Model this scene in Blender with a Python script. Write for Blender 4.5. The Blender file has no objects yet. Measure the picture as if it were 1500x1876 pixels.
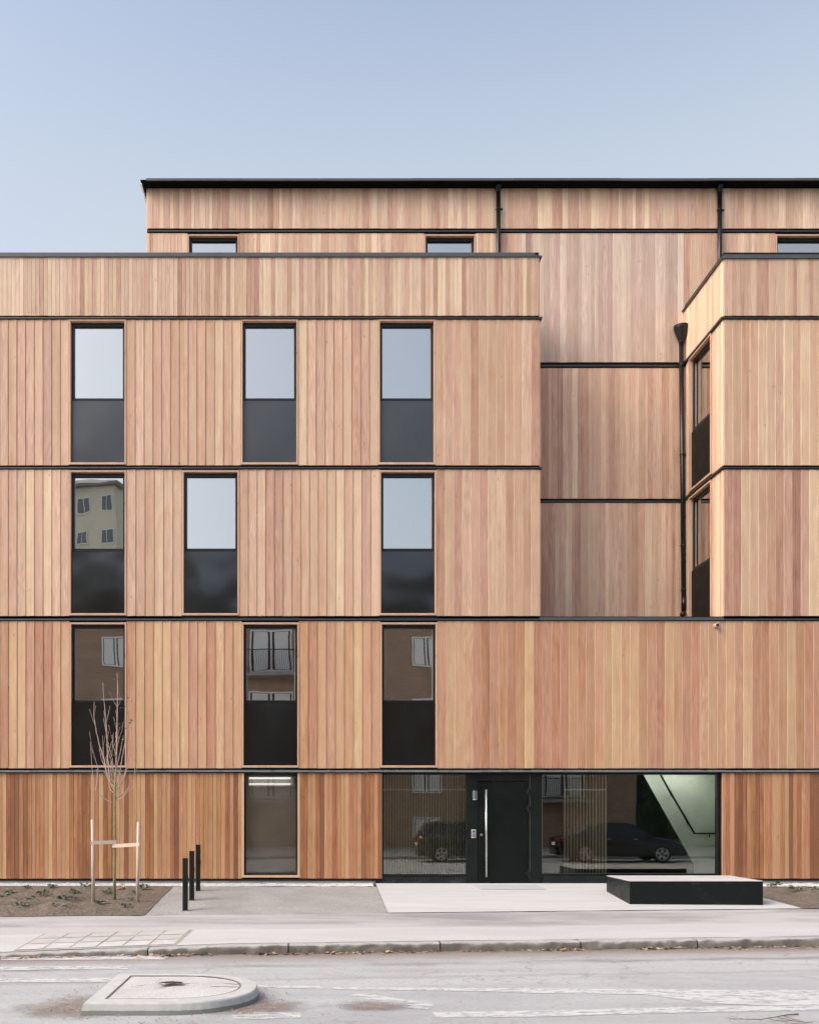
import bpy, math, random
from mathutils import Vector, noise

R = math.radians
C = bpy.context.scene.collection
SC = bpy.context.scene

# ------------------------------------------------------------------ camera
# shift-lens view, frontal to the facade (facade plane is Y = 0, X to the right, Z up)
F, D, ZC, XV, YH = 1709.0, 19.1, 1.53, 575.0, 1483.0


def X(px, Y=0.0):
    return (px - XV) * (D + Y) / F


def Z(py, Y=0.0):
    return ZC + (YH - py) * (D + Y) / F


cam = bpy.data.cameras.new('camera')
cam.sensor_fit = 'HORIZONTAL'
cam.sensor_width = 36.0
cam.lens = F / 1500.0 * 36.0
cam.shift_x = (750.0 - XV) / 1500.0
cam.shift_y = (YH - 938.0) / 1500.0
cam.clip_start = 0.1
cam.clip_end = 3000
camo = bpy.data.objects.new('camera', cam)
C.objects.link(camo)
camo.location = (0, -D, ZC)
camo.rotation_euler = (R(90), 0, 0)
SC.camera = camo

# ------------------------------------------------------------------ world, sun, exposure
SUN_AZ, SUN_EL = 244.0, 42.0      # compass style: 0 = +Y, 90 = +X ; the sun stands behind the viewer, to the left
w = bpy.data.worlds.new('World')
SC.world = w
w.use_nodes = True
wn = w.node_tree
sky = wn.nodes.new('ShaderNodeTexSky')
sky.sky_type = 'NISHITA'
sky.sun_disc = False
sky.sun_elevation = R(SUN_EL)
sky.sun_rotation = R(SUN_AZ)
sky.altitude = 50
sky.air_density = 1.0
sky.dust_density = 5.0
sky.ozone_density = 1.0
hs = wn.nodes.new('ShaderNodeHueSaturation')
hs.inputs['Saturation'].default_value = 0.80
wn.links.new(sky.outputs[0], hs.inputs['Color'])
tcw = wn.nodes.new('ShaderNodeTexCoord')
sxw = wn.nodes.new('ShaderNodeSeparateXYZ')
wn.links.new(tcw.outputs['Generated'], sxw.inputs[0])
mrw = wn.nodes.new('ShaderNodeMapRange')           # pale autumn haze thickening towards the horizon
mrw.interpolation_type = 'SMOOTHSTEP'
for k_, v_ in ((1, .46), (2, .74), (3, .85), (4, 0.0)):
    mrw.inputs[k_].default_value = v_
wn.links.new(sxw.outputs[2], mrw.inputs[0])
mxw = wn.nodes.new('ShaderNodeMix')
mxw.data_type = 'RGBA'
mxw.blend_type = 'LIGHTEN'
wn.links.new(mrw.outputs[0], mxw.inputs[0])
wn.links.new(hs.outputs[0], mxw.inputs[6])
mxw.inputs[7].default_value = (2.2, 2.43, 2.66, 1)
bg = wn.nodes['Background']
bg.inputs['Strength'].default_value = 0.15
wn.links.new(mxw.outputs[2], bg.inputs['Color'])

sl = bpy.data.lights.new('sun', 'SUN')
sl.energy = 0.5
sl.angle = R(40)
sl.color = (1.0, 0.985, 0.96)
so = bpy.data.objects.new('sun', sl)
C.objects.link(so)
sd = Vector((math.sin(R(SUN_AZ)) * math.cos(R(SUN_EL)), math.cos(R(SUN_AZ)) * math.cos(R(SUN_EL)), math.sin(R(SUN_EL))))
so.rotation_euler = sd.to_track_quat('Z', 'Y').to_euler()
so.location = (-10, -30, 30)

SC.view_settings.view_transform = 'Standard'
SC.view_settings.look = 'None'
SC.view_settings.exposure = 1.0
SC.view_settings.gamma = 1.0
SC.cycles.max_bounces = 8
SC.cycles.transparent_max_bounces = 12
SC.cycles.use_denoising = True

# ------------------------------------------------------------------ mesh helpers
rng = random.Random(7)


class MB:
    def __init__(s):
        s.v, s.f, s.c, s.cur = [], [], [], (0.5, 0.5, 0.5, 1.0)

    def add(s, pts):
        i = len(s.v)
        s.v += [tuple(p) for p in pts]
        s.c += [s.cur] * len(pts)
        return i

    def quad(s, a, b, c, d):
        i = s.add([a, b, c, d])
        s.f.append((i, i + 1, i + 2, i + 3))

    def hexa(s, p):
        """8 corners: bottom 4 counter-clockwise, top 4"""
        i = s.add(p)
        for q in ((3, 2, 1, 0), (4, 5, 6, 7), (0, 1, 5, 4), (1, 2, 6, 5), (2, 3, 7, 6), (3, 0, 4, 7)):
            s.f.append(tuple(i + k for k in q))

    def box(s, x0, x1, y0, y1, z0, z1):
        s.hexa([(x0, y0, z0), (x1, y0, z0), (x1, y1, z0), (x0, y1, z0), (x0, y0, z1), (x1, y0, z1), (x1, y1, z1), (x0, y1, z1)])

    def prism(s, poly, y0, y1):
        """poly of (x, z), extruded along y"""
        n = len(poly)
        a = s.add([(x, y0, z) for x, z in poly])
        b = s.add([(x, y1, z) for x, z in poly])
        s.f.append(tuple(a + k for k in range(n)))
        s.f.append(tuple(b + k for k in reversed(range(n))))
        for k in range(n):
            j = (k + 1) % n
            s.f.append((a + k, b + k, b + j, a + j))

    def tube(s, pts, rad, n=8, cap=True):
        pts = [Vector(p) for p in pts]
        if not isinstance(rad, (list, tuple)):
            rad = [rad] * len(pts)
        rings = []
        for k, p in enumerate(pts):
            t = (pts[min(k + 1, len(pts) - 1)] - pts[max(k - 1, 0)]).normalized()
            up = Vector((0, 0, 1)) if abs(t.z) < 0.9 else Vector((0, 1, 0))
            a = t.cross(up).normalized()
            b = t.cross(a)
            rings.append(s.add([p + (a * math.cos(2 * math.pi * q / n) + b * math.sin(2 * math.pi * q / n)) * rad[k] for q in range(n)]))
        for k in range(len(rings) - 1):
            for q in range(n):
                j = (q + 1) % n
                s.f.append((rings[k] + q, rings[k] + j, rings[k + 1] + j, rings[k + 1] + q))
        if cap:
            s.f.append(tuple(rings[0] + q for q in reversed(range(n))))
            s.f.append(tuple(rings[-1] + q for q in range(n)))

    def grid(s, fn, nu, nv):
        i = s.add([fn(u / nu, v / nv) for v in range(nv + 1) for u in range(nu + 1)])
        for v in range(nv):
            for u in range(nu):
                a = i + v * (nu + 1) + u
                s.f.append((a, a + 1, a + nu + 2, a + nu + 1))

    def build(s, name, mat, parent=None, smooth=False, loc=None):
        me = bpy.data.meshes.new(name)
        me.from_pydata(s.v, [], s.f)
        if any(c != s.c[0] for c in s.c):
            at = me.color_attributes.new('brd', 'FLOAT_COLOR', 'POINT')
            at.data.foreach_set('color', [q for c in s.c for q in c])
        if smooth:
            me.polygons.foreach_set('use_smooth', [True] * len(me.polygons))
        me.materials.append(mat)
        me.update()
        o = bpy.data.objects.new(name, me)
        C.objects.link(o)
        if parent:
            o.parent = parent
        if loc:
            o.location = loc
        return o


def tag(o, label=None, cat=None, group=None, kind=None):
    if label: o['label'] = label
    if cat: o['category'] = cat
    if group: o['group'] = group
    if kind: o['kind'] = kind
    return o


def thing(name, label, cat, loc=(0, 0, 0), group=None, rz=0):
    o = bpy.data.objects.new(name, None)
    C.objects.link(o)
    o.location = loc
    o.rotation_euler = (0, 0, rz)
    o.empty_display_size = 0.2
    return tag(o, label, cat, group)


def bevel(o, wd=0.006, seg=2):
    m = o.modifiers.new('edge', 'BEVEL')
    m.width = wd
    m.segments = seg
    m.limit_method = 'ANGLE'
    return o


def copy_tree(o, parent=None, loc=None, rz=None):
    c = o.copy()
    C.objects.link(c)
    if parent: c.parent = parent
    if loc is not None: c.location = loc
    if rz is not None: c.rotation_euler = (0, 0, rz)
    for ch in list(o.children):
        copy_tree(ch, c)
    return c


# ------------------------------------------------------------------ materials
class NT:
    def __init__(s, name):
        s.m = bpy.data.materials.new(name)
        s.m.use_nodes = True
        s.t = s.m.node_tree
        s.bs = s.t.nodes['Principled BSDF']
        s.out = s.t.nodes['Material Output']

    def n(s, typ, **kw):
        nd = s.t.nodes.new(typ)
        for k, v in kw.items():
            if hasattr(nd, k) and not k[0].isupper():
                setattr(nd, k, v)
        for k, v in kw.items():
            if k[0].isupper() or k[0] == '_':
                key = int(k[1:]) if k[0] == '_' else k.replace('__', ' ')
                if isinstance(v, bpy.types.NodeSocket):
                    s.t.links.new(v, nd.inputs[key])
                else:
                    nd.inputs[key].default_value = v
        return nd

    def link(s, a, b):
        s.t.links.new(a, b)

    def obj(s):
        return s.n('ShaderNodeTexCoord').outputs['Object']

    def mapping(s, vec, scale=(1, 1, 1), loc=(0, 0, 0)):
        return s.n('ShaderNodeMapping', Vector=vec, Scale=scale, Location=loc).outputs[0]

    def noise(s, vec, scale, detail=4, rough=0.55, dist=0.0):
        return s.n('ShaderNodeTexNoise', Vector=vec, Scale=scale, Detail=detail, Roughness=rough, Distortion=dist).outputs['Fac']

    def math(s, op, a, b=0.0, c=None, clamp=False):
        nd = s.n('ShaderNodeMath', operation=op, use_clamp=clamp, _0=a, _1=b)
        if c is not None:
            if isinstance(c, bpy.types.NodeSocket): s.link(c, nd.inputs[2])
            else: nd.inputs[2].default_value = c
        return nd.outputs[0]

    def rng(s, v, a, b, c, d):
        return s.n('ShaderNodeMapRange', Value=v, _1=a, _2=b, _3=c, _4=d).outputs[0]

    def ramp(s, fac, stops):
        nd = s.n('ShaderNodeValToRGB', Fac=fac)
        e = nd.color_ramp.elements
        while len(e) < len(stops): e.new(0.5)
        for q, (p, c) in zip(e, stops):
            q.position = p
            q.color = (*c, 1) if not isinstance(c, (int, float)) else (c, c, c, 1)
        return nd.outputs[0]

    def mix(s, fac, a, b, mode='MIX'):
        nd = s.n('ShaderNodeMix', data_type='RGBA', blend_type=mode)
        for k, v in ((0, fac), (6, a), (7, b)):
            if isinstance(v, bpy.types.NodeSocket): s.link(v, nd.inputs[k])
            elif k == 0: nd.inputs[k].default_value = v
            else: nd.inputs[k].default_value = (*v, 1) if not isinstance(v, (int, float)) else (v, v, v, 1)
        return nd.outputs[2]

    def bump(s, h, strength=0.3, dist=0.01):
        b = s.n('ShaderNodeBump', Height=h, Strength=strength, Distance=dist)
        s.link(b.outputs[0], s.bs.inputs['Normal'])
        return b.outputs[0]

    def base(s, col, rough=0.6, metal=0.0, spec=0.5):
        for k, v in (('Base Color', col), ('Roughness', rough), ('Metallic', metal), ('Specular IOR Level', spec)):
            if isinstance(v, bpy.types.NodeSocket): s.link(v, s.bs.inputs[k])
            elif k == 'Base Color': s.bs.inputs[k].default_value = (*v, 1)
            else: s.bs.inputs[k].default_value = v
        return s.m


def wood(name, tone=0.0, light=1.0, sat=1.0, groove=True):
    """cedar boards: every board takes its tone from the 'brd' attribute"""
    n = NT(name)
    at = n.n('ShaderNodeAttribute', attribute_name='brd')
    sep = n.n('ShaderNodeSeparateColor', _0=at.outputs['Color'])
    r, g, b = sep.outputs[0], sep.outputs[1], sep.outputs[2]
    ob = n.obj()
    off = n.n('ShaderNodeCombineXYZ', X=n.math('MULTIPLY', b, 37.0), Y=n.math('MULTIPLY', g, 53.0), Z=n.math('MULTIPLY', r, 91.0)).outputs[0]
    p = n.n('ShaderNodeVectorMath', operation='ADD', _0=ob, _1=off).outputs[0]
    fine = n.noise(n.mapping(p, (150, 150, 2.2)), 1.0, 3, 0.6)
    streak = n.noise(n.mapping(p, (32, 32, 0.45)), 1.0, 4, 0.6, 0.4)
    blot = n.noise(n.mapping(p, (5, 5, 1.5)), 1.0, 4, 0.6, 0.3)
    # cathedral growth rings on some of the boards
    low = n.noise(n.mapping(p, (7, 7, 0.35)), 1.0, 1.5, 0.5)
    ring = n.math('PINGPONG', n.math('MULTIPLY', low, 26.0), 1.0)
    ringm = n.math('MULTIPLY', n.rng(g, 0.5, 0.65, 0, 1), 0.2)
    # knots
    vor = n.n('ShaderNodeTexVoronoi', Vector=n.mapping(p, (7.5, 7.5, 2.6)), Scale=1.0)
    kn = n.rng(vor.outputs['Distance'], 0.02, 0.11, 1, 0)
    kn = n.math('MULTIPLY', kn, n.rng(n.n('ShaderNodeSeparateColor', _0=vor.outputs['Color']).outputs[0], 0.74, 0.78, 0, 1))
    t = n.math('ADD', r, n.math('MULTIPLY', n.math('SUBTRACT', streak, 0.5), 0.75))
    t = n.math('ADD', t, n.math('MULTIPLY', n.math('SUBTRACT', blot, 0.5), 0.6))
    t = n.math('ADD', t, tone, clamp=True)
    col = n.ramp(t, [(0.0, (.66, .49, .32)), (0.22, (.57, .393, .245)), (0.42, (.525, .338, .218)), (0.62, (.475, .284, .172)), (0.82, (.38, .208, .120)), (1.0, (.26, .14, .088))])
    pink = n.mix(n.rng(g, 0.2, 0.9, 0.0, 0.7), col, n.mix(1.0, col, (1.06, .92, 1.03), 'MULTIPLY'))
    st = n.noise(n.mapping(p, (9, 9, 1.3), (4, 2, 7)), 1.0, 4, 0.6, 0.5)
    pink = n.mix(n.rng(st, 0.52, 0.75, 0.0, 0.55), pink, n.mix(1.0, pink, (.98, .82, .73), 'MULTIPLY'))
    pink = n.mix(n.rng(st, 0.46, 0.28, 0.0, 0.5), pink, n.mix(1.0, pink, (1.08, 1.09, 1.02), 'MULTIPLY'))
    v = n.math('MULTIPLY', n.rng(fine, 0.3, 0.7, 0.86, 1.10), n.rng(b, 0, 1, 0.93 * light, 1.06 * light))
    v = n.math('MULTIPLY', v, n.math('SUBTRACT', 1.03, n.math('MULTIPLY', ring, ringm)))
    v = n.math('MULTIPLY', v, n.math('SUBTRACT', 1.0, n.math('MULTIPLY', kn, 0.55)))
    vv = n.n('ShaderNodeCombineColor', _0=v, _1=v, _2=v).outputs[0]
    col = n.mix(1.0, pink, vv, 'MULTIPLY')
    col = n.n('ShaderNodeHueSaturation', Color=col, Saturation=sat).outputs[0]
    n.base(col, n.rng(streak, 0.3, 0.7, 0.48, 0.66), 0, 0.35)
    n.bump(n.math('ADD', fine, n.math('MULTIPLY', ring, ringm)), 0.25, 0.003)
    return n.m


M = {}
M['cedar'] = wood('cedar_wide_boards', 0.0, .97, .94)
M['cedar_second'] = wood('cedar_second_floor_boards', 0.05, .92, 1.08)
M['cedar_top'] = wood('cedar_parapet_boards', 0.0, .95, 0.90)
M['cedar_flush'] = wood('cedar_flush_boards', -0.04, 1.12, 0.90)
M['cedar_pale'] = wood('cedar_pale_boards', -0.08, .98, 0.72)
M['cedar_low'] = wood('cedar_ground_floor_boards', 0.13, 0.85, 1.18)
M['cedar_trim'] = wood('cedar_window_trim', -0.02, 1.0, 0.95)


def plain(name, col, rough=0.5, metal=0.0, spec=0.5, var=0.12, scale=6.0, bump=0.0, bscale=60.0, bdist=0.003):
    n = NT(name)
    ob = n.obj()
    nz = n.noise(ob, scale, 5, 0.6)
    k = n.rng(nz, 0.25, 0.75, 1 - var, 1 + var)
    c = n.mix(1.0, (*col,), n.n('ShaderNodeCombineColor', _0=k, _1=k, _2=k).outputs[0], 'MULTIPLY')
    n.base(c, n.rng(nz, 0.3, 0.7, max(rough - 0.07, 0.02), rough + 0.07), metal, spec)
    if bump: n.bump(n.noise(ob, bscale, 3, 0.5), bump, bdist)
    return n.m


M['flashing'] = plain('dark_metal_flashing', (.022, .024, .025), .34, 0.0, .5, .2, 5, .15, 9, .01)
M['lip'] = plain('lit_flashing_lip', (.12, .125, .125), .3, 0, .7, .25, 4)  # paler copy of the flashing metal: light caught by the lip, put into colour
M['coping'] = plain('grey_metal_coping', (.055, .06, .064), .42, 0.0, .6, .15, 4)
M['gap'] = plain('black_shadow_gap', (.012, .012, .012), .8, 0, .2)
M['black'] = plain('black_frame_paint', (.005, .0075, .007), .38, 0, .35, .2, 3)
M['roof_black'] = plain('black_roof_edge', (.004, .004, .004), .8, 0, .08, .2, 3)
M['door'] = plain('black_door_paint', (.0028, .005, .0042), .42, 0, .25, .3, 2.2, .08, 3, .02)
M['membrane'] = plain('black_membrane', (.006, .009, .008), .42, 0, .4, .3, 4, .5, 5, .05)
M['pipe'] = plain('black_pipe_paint', (.004, .0045, .0045), .3, 0, .45, .15, 4)
M['concrete'] = plain('plinth_concrete', (.34, .33, .31), .85, 0, .3, .25, 5, .3, 40)
M['plinth_dark'] = plain('dark_plinth_band', (.05, .055, .05), .8, 0, .3, .3, 5)
M['steel'] = plain('brushed_steel', (.62, .62, .61), .3, 1.0, .5, .06, 30)
M['steel_bead'] = plain('pale_glazing_bead', (.36, .37, .37), .4, 0, .5, .05)
M['white'] = plain('white_paint', (.78, .78, .76), .5, 0, .4, .05)
M['inner'] = plain('interior_plaster', (.66, .64, .60), .8, 0, .3, .05)
M['inner_floor'] = plain('interior_floor', (.3, .29, .27), .5, 0, .4, .1)
M['lobby'] = plain('lobby_plaster', (.80, .84, .77), .8, 0, .3, .06, 2)
M['brown_room'] = plain('brown_room_wall', (.60, .535, .44), .8, 0, .3, .12, 2)
M['slat'] = wood('lobby_slat_wood', -0.1, 1.0, 0.8)
M['stake'] = wood('bare_stake_wood', -0.05, .82, 0.6)
M['strap'] = plain('woven_strap', (.62, .5, .42), .9, 0, .2, .15, 30)


def glass(name, refl, tint, wave=0.02):
    n = NT(name)
    n.t.nodes.remove(n.bs)
    ob = n.obj()
    nb = n.n('ShaderNodeBump', Height=n.noise(ob, 1.3, 1.5, 0.4), Strength=1.0, Distance=wave)
    lw = n.n('ShaderNodeFresnel', IOR=1.5)
    fac = n.math('ADD', n.math('MULTIPLY', lw.outputs[0], 1.2), refl, clamp=True)
    gl = n.n('ShaderNodeBsdfGlossy', Color=(.99, .96, .895, 1), Roughness=0.0)
    n.link(nb.outputs[0], gl.inputs['Normal'])
    tr = n.n('ShaderNodeBsdfTransparent', Color=(*tint, 1))
    mx = n.n('ShaderNodeMixShader', Fac=fac)
    n.link(tr.outputs[0], mx.inputs[1])
    n.link(gl.outputs[0], mx.inputs[2])
    n.link(mx.outputs[0], n.out.inputs[0])
    return n.m


M['glass'] = glass('coated_window_glass', 0.42, (.55, .58, .55), 0.0014)
M['plain_glass'] = glass('plain_window_glass', 0.04, (.92, .91, .89), 0.001)
M['lobby_glass'] = glass('lobby_glass', 0.085, (.90, .935, .89), 0.0008)
M['entrance_glass'] = glass('entrance_glass', 0.12, (.80, .84, .79), 0.0008)
M['far_glass'] = glass('opposite_window_glass', 0.3, (.3, .32, .33), 0.001)


def sheet_metal():
    n = NT('black_sheet_metal_panel')
    ob = n.obj()
    info = n.n('ShaderNodeObjectInfo')
    off = n.n('ShaderNodeVectorMath', operation='ADD', _0=ob, _1=n.n('ShaderNodeVectorMath', operation='SCALE', _0=info.outputs['Location'], Scale=1.7).outputs[0]).outputs[0]
    dent = n.noise(n.mapping(off, (1.0, 1, 0.9)), 1.0, 1.0, 0.4)
    dust = n.noise(off, 40, 4, 0.7)
    n.base(n.mix(n.rng(dust, .45, .8, 0, .04), (.0025, .0035, .0033), (.06, .06, .06)), n.rng(dent, .3, .7, .16, .22), 0, 0.8)
    n.bump(dent, 1.0, 0.06)
    return n.m


M['panel'] = sheet_metal()
M['panel_dark'] = plain('matt_black_panel', (.006, .0065, .006), .5, 0, .15, .1, 3)
M['panel_flat'] = plain('panel_painted_sky_sheen', (.032, .036, .041), .36, 0, .6, .05, 3)  # top-row panels: grey of the reflected sky put into the base colour


def gravelly(name, c1, c2, c3, scale, bump, rough=.9, big=1.2):
    n = NT(name)
    ob = n.obj()
    a = n.noise(ob, scale, 6, 0.75)
    bgn = n.noise(ob, big, 5, 0.6)
    vor = n.n('ShaderNodeTexVoronoi', Vector=ob, Scale=scale * 1.2)
    c = n.ramp(a, [(.3, c1), (.5, c2), (.72, c3)])
    k = n.rng(bgn, .3, .7, .86, 1.1)
    c = n.mix(1.0, c, n.n('ShaderNodeCombineColor', _0=k, _1=k, _2=k).outputs[0], 'MULTIPLY')
    n.base(c, rough, 0, .25)
    n.bump(n.math('ADD', a, n.math('MULTIPLY', vor.outputs['Distance'], .6)), bump, .02)
    return n.m


M['soil'] = gravelly('bare_soil', (.075, .06, .048), (.155, .125, .10), (.28, .235, .20), 18, 1.0)
M['pebble'] = gravelly('white_pebbles', (.25, .24, .23), (.6, .6, .6), (.82, .82, .82), 22, .8)
M['grit'] = gravelly('grey_stone_dust', (.20, .195, .185), (.33, .325, .31), (.46, .455, .44), 38, .6)


def apron_mat():
    n = NT('pale_concrete_slab')
    ob = n.obj()
    a = n.noise(n.mapping(ob, (.5, 3, 1)), 1.6, 5, .6)
    g = n.noise(ob, 45, 5, .75)
    c = n.mix(n.rng(a, .3, .75, 0, 1), (.46, .46, .455), (.545, .545, .54))
    c = n.mix(n.rng(g, .35, .7, .2, 0), c, (.42, .41, .4))
    n.base(c, .8, 0, .3)
    n.bump(g, .15, .003)
    return n.m


M['apron'] = apron_mat()


def pavement_mat():
    n = NT('worn_pavement')
    ob = n.obj()
    # an old dark asphalt strip by the beds, bare concrete towards the kerb: t grows towards the kerb
    sx = n.n('ShaderNodeSeparateXYZ', _0=ob)
    t = n.math('SUBTRACT', n.math('MULTIPLY', sx.outputs[1], -1), n.math('MULTIPLY', sx.outputs[0], -.09))
    big = n.noise(n.mapping(ob, (.35, 1.3, 1)), 1.0, 6, .62, .3)
    wob = n.math('ADD', t, n.math('MULTIPLY', n.math('SUBTRACT', big, .5), .5))
    strip = n.rng(wob, 4.75, 4.95, 1, 0)
    patch = n.rng(n.noise(n.mapping(ob, (.22, .9, 1), (3.1, 0, 0)), 1.0, 6, .65, .4), .46, .64, 0, 1)
    grit = n.noise(ob, 40, 6, .78)
    con = n.mix(n.rng(big, .3, .7, 0, 1), (.43, .428, .422), (.51, .508, .502))
    asp = n.mix(n.math('MULTIPLY', patch, .95), (.43, .42, .415), (.25, .25, .26))
    c = n.mix(strip, con, asp)
    seam = n.rng(n.math('ABSOLUTE', n.math('SUBTRACT', wob, 4.87)), 0, .03, .35, 0)
    c = n.mix(seam, c, (.3, .28, .26))
    k = n.rng(grit, .3, .7, .86, 1.1)
    c = n.mix(1.0, c, n.n('ShaderNodeCombineColor', _0=k, _1=k, _2=k).outputs[0], 'MULTIPLY')
    n.base(c, .85, 0, .3)
    n.bump(grit, .3, .004)
    return n.m


M['pavement'] = pavement_mat()


def road_mat():
    n = NT('pale_worn_asphalt')
    ob = n.obj()
    big = n.noise(n.mapping(ob, (.18, 1.6, 1)), 1.0, 6, .62, .2)
    grit = n.noise(ob, 42, 6, .8)
    speck = n.n('ShaderNodeTexVoronoi', Vector=ob, Scale=34.0).outputs['Color']
    sp = n.n('ShaderNodeSeparateColor', _0=speck).outputs[0]
    c = n.mix(n.rng(big, .3, .7, 0, 1), (.365, .372, .376), (.455, .462, .465))
    # tyre worn lane track lines and tar seams running along the street
    sx = n.n('ShaderNodeSeparateXYZ', _0=ob)
    t = n.math('SUBTRACT', n.math('MULTIPLY', sx.outputs[1], -1), n.math('MULTIPLY', sx.outputs[0], -.09))
    wv = n.math('ADD', t, n.math('MULTIPLY', n.math('SUBTRACT', n.noise(n.mapping(ob, (.6, 1, 1)), 2.2, 5, .7), .5), .5))
    seam = n.rng(n.math('ABSOLUTE', n.math('SUBTRACT', wv, 7.3)), 0, .22, .8, 0)
    brk = n.rng(n.noise(n.mapping(ob, (.5, 1, 1)), 1.0, 3, .6), .38, .6, 0, 1)
    c = n.mix(n.math('MULTIPLY', seam, brk), c, (.21, .195, .19))
    seam2 = n.rng(n.math('ABSOLUTE', n.math('SUBTRACT', wv, 8.25)), 0, .12, .45, 0)
    c = n.mix(seam2, c, (.25, .24, .24))
    # earth washed along the kerb
    gut = n.rng(wv, 6.45, 7.2, .9, 0)
    c = n.mix(gut, c, (.20, .155, .13))
    k = n.rng(grit, .3, .7, .80, 1.12)
    c = n.mix(1.0, c, n.n('ShaderNodeCombineColor', _0=k, _1=k, _2=k).outputs[0], 'MULTIPLY')
    c = n.mix(n.rng(sp, .9, 1.0, 0, .3), c, (.14, .12, .11))
    pt = n.rng(n.noise(n.mapping(ob, (.35, .5, 1), (9, 2, 0)), 1.0, 5, .7, .8), .52, .60, 0, .35)
    c = n.mix(pt, c, (.29, .285, .295))
    wc = n.n('ShaderNodeVectorMath', operation='ADD', _0=ob, _1=n.n('ShaderNodeVectorMath', operation='SCALE', _0=n.n('ShaderNodeTexNoise', Vector=ob, Scale=2.5, Detail=4.0).outputs['Color'], Scale=.5).outputs[0]).outputs[0]
    ck = n.n('ShaderNodeTexVoronoi', Vector=n.mapping(wc, (.45, .8, 1)), Scale=1.0, feature='DISTANCE_TO_EDGE').outputs['Distance']
    ckm = n.math('MULTIPLY', n.rng(ck, .0, .012, .5, 0), n.rng(n.noise(n.mapping(ob, (.2, .4, 1), (3, 3, 3)), 1.0, 3, .6), .45, .6, 0, 1))
    c = n.mix(ckm, c, (.14, .125, .12))
    n.base(c, .8, 0, .35)
    n.bump(grit, .4, .005)
    return n.m


M['road'] = road_mat()


def worn_paint():
    n = NT('worn_road_paint')
    ob = n.obj()
    a = n.noise(n.mapping(ob, (1, 2.5, 1)), 6, 6, .75)
    gr = n.noise(ob, 120, 3, .7)
    n.base(n.mix(n.rng(gr, .35, .7, .3, 0), (.60, .605, .605), (.47, .473, .475)), .7, 0, .3)
    tr = n.n('ShaderNodeBsdfTransparent')
    mx = n.n('ShaderNodeMixShader', Fac=n.rng(a, .36, .52, .2, .9))
    n.link(tr.outputs[0], mx.inputs[1])
    n.link(n.bs.outputs[0], mx.inputs[2])
    n.link(mx.outputs[0], n.out.inputs[0])
    return n.m


M['paint'] = worn_paint()


def dirt_patch():
    n = NT('washed_grit')
    ob = n.obj()
    uv = n.n('ShaderNodeAttribute', attribute_name='brd').outputs['Color']
    ed = n.n('ShaderNodeSeparateColor', _0=uv).outputs[0]
    a = n.noise(ob, 3.0, 6, .7)
    gr = n.noise(ob, 60, 5, .75)
    n.base(n.ramp(gr, [(.3, (.17, .125, .10)), (.5, (.30, .245, .215)), (.7, (.44, .39, .36))]), .9, 0, .2)
    n.bump(gr, .8, .015)
    tr = n.n('ShaderNodeBsdfTransparent')
    f = n.math('ADD', ed, n.math('MULTIPLY', n.math('SUBTRACT', a, .5), 1.1))
    f = n.math('ADD', f, n.math('MULTIPLY', n.math('SUBTRACT', gr, .5), .9))
    mx = n.n('ShaderNodeMixShader', Fac=n.rng(f, .35, .95, 0, .85))
    n.link(tr.outputs[0], mx.inputs[1])
    n.link(n.bs.outputs[0], mx.inputs[2])
    n.link(mx.outputs[0], n.out.inputs[0])
    return n.m


M['dirt'] = dirt_patch()


def kerb_mat():
    n = NT('mossy_granite_kerb')
    ob = n.obj()
    a = n.noise(ob, 9, 6, .7)
    g = n.noise(ob, 70, 4, .7)
    nz = n.n('ShaderNodeSeparateXYZ', _0=n.n('ShaderNodeNewGeometry').outputs['Normal']).outputs[2]
    moss = n.rng(n.math('ADD', n.math('MULTIPLY', nz, -1.3), a), -.55, .1, 0, 1)
    c = n.mix(n.rng(g, .3, .7, 0, 1), (.30, .29, .275), (.46, .445, .43))
    c = n.mix(n.math('MULTIPLY', moss, .85), c, n.mix(g, (.085, .08, .065), (.19, .175, .15)))
    n.base(c, .9, 0, .25)
    n.bump(a, .6, .03)
    return n.m


M['kerb'] = kerb_mat()


def island_mat():
    n = NT('island_concrete')
    ob = n.obj()
    a = n.noise(ob, 7, 5, .6)
    g = n.noise(ob, 50, 5, .75)
    z = n.n('ShaderNodeSeparateXYZ', _0=ob).outputs[2]
    wet = n.rng(n.math('ADD', z, n.math('MULTIPLY', n.math('SUBTRACT', a, .5), .02)), .042, .048, 1, 0)
    c = n.mix(n.rng(a, .3, .7, 0, 1), (.44, .445, .43), (.55, .55, .535))
    c = n.mix(n.rng(g, .4, .7, .2, 0), c, (.3, .3, .29))
    c = n.mix(n.math('MULTIPLY', wet, .8), c, (.13, .14, .125))
    n.base(c, .85, 0, .3)
    n.bump(g, .25, .004)
    return n.m


M['island'] = island_mat()
M['island_fill'] = gravelly('rough_island_concrete', (.36, .35, .33), (.52, .515, .50), (.62, .615, .60), 40, .4)
M['hole'] = plain('dark_hole', (.02, .018, .015), .9)


def stone_black():
    n = NT('black_stone_bench')
    ob = n.obj()
    a = n.noise(n.mapping(ob, (3, 3, 9)), 1.2, 6, .75, .6)
    b_ = n.noise(ob, 4, 4, .6)
    n.base(n.mix(n.rng(a, .58, .72, 0, .2), (.0035, .006, .005), (.2, .21, .2)), n.rng(b_, .3, .7, .34, .5), 0, .3)
    return n.m


M['bench'] = stone_black()
M['bench_top'] = gravelly('pale_bench_top', (.42, .415, .40), (.50, .495, .48), (.56, .55, .54), 60, .1)


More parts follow.
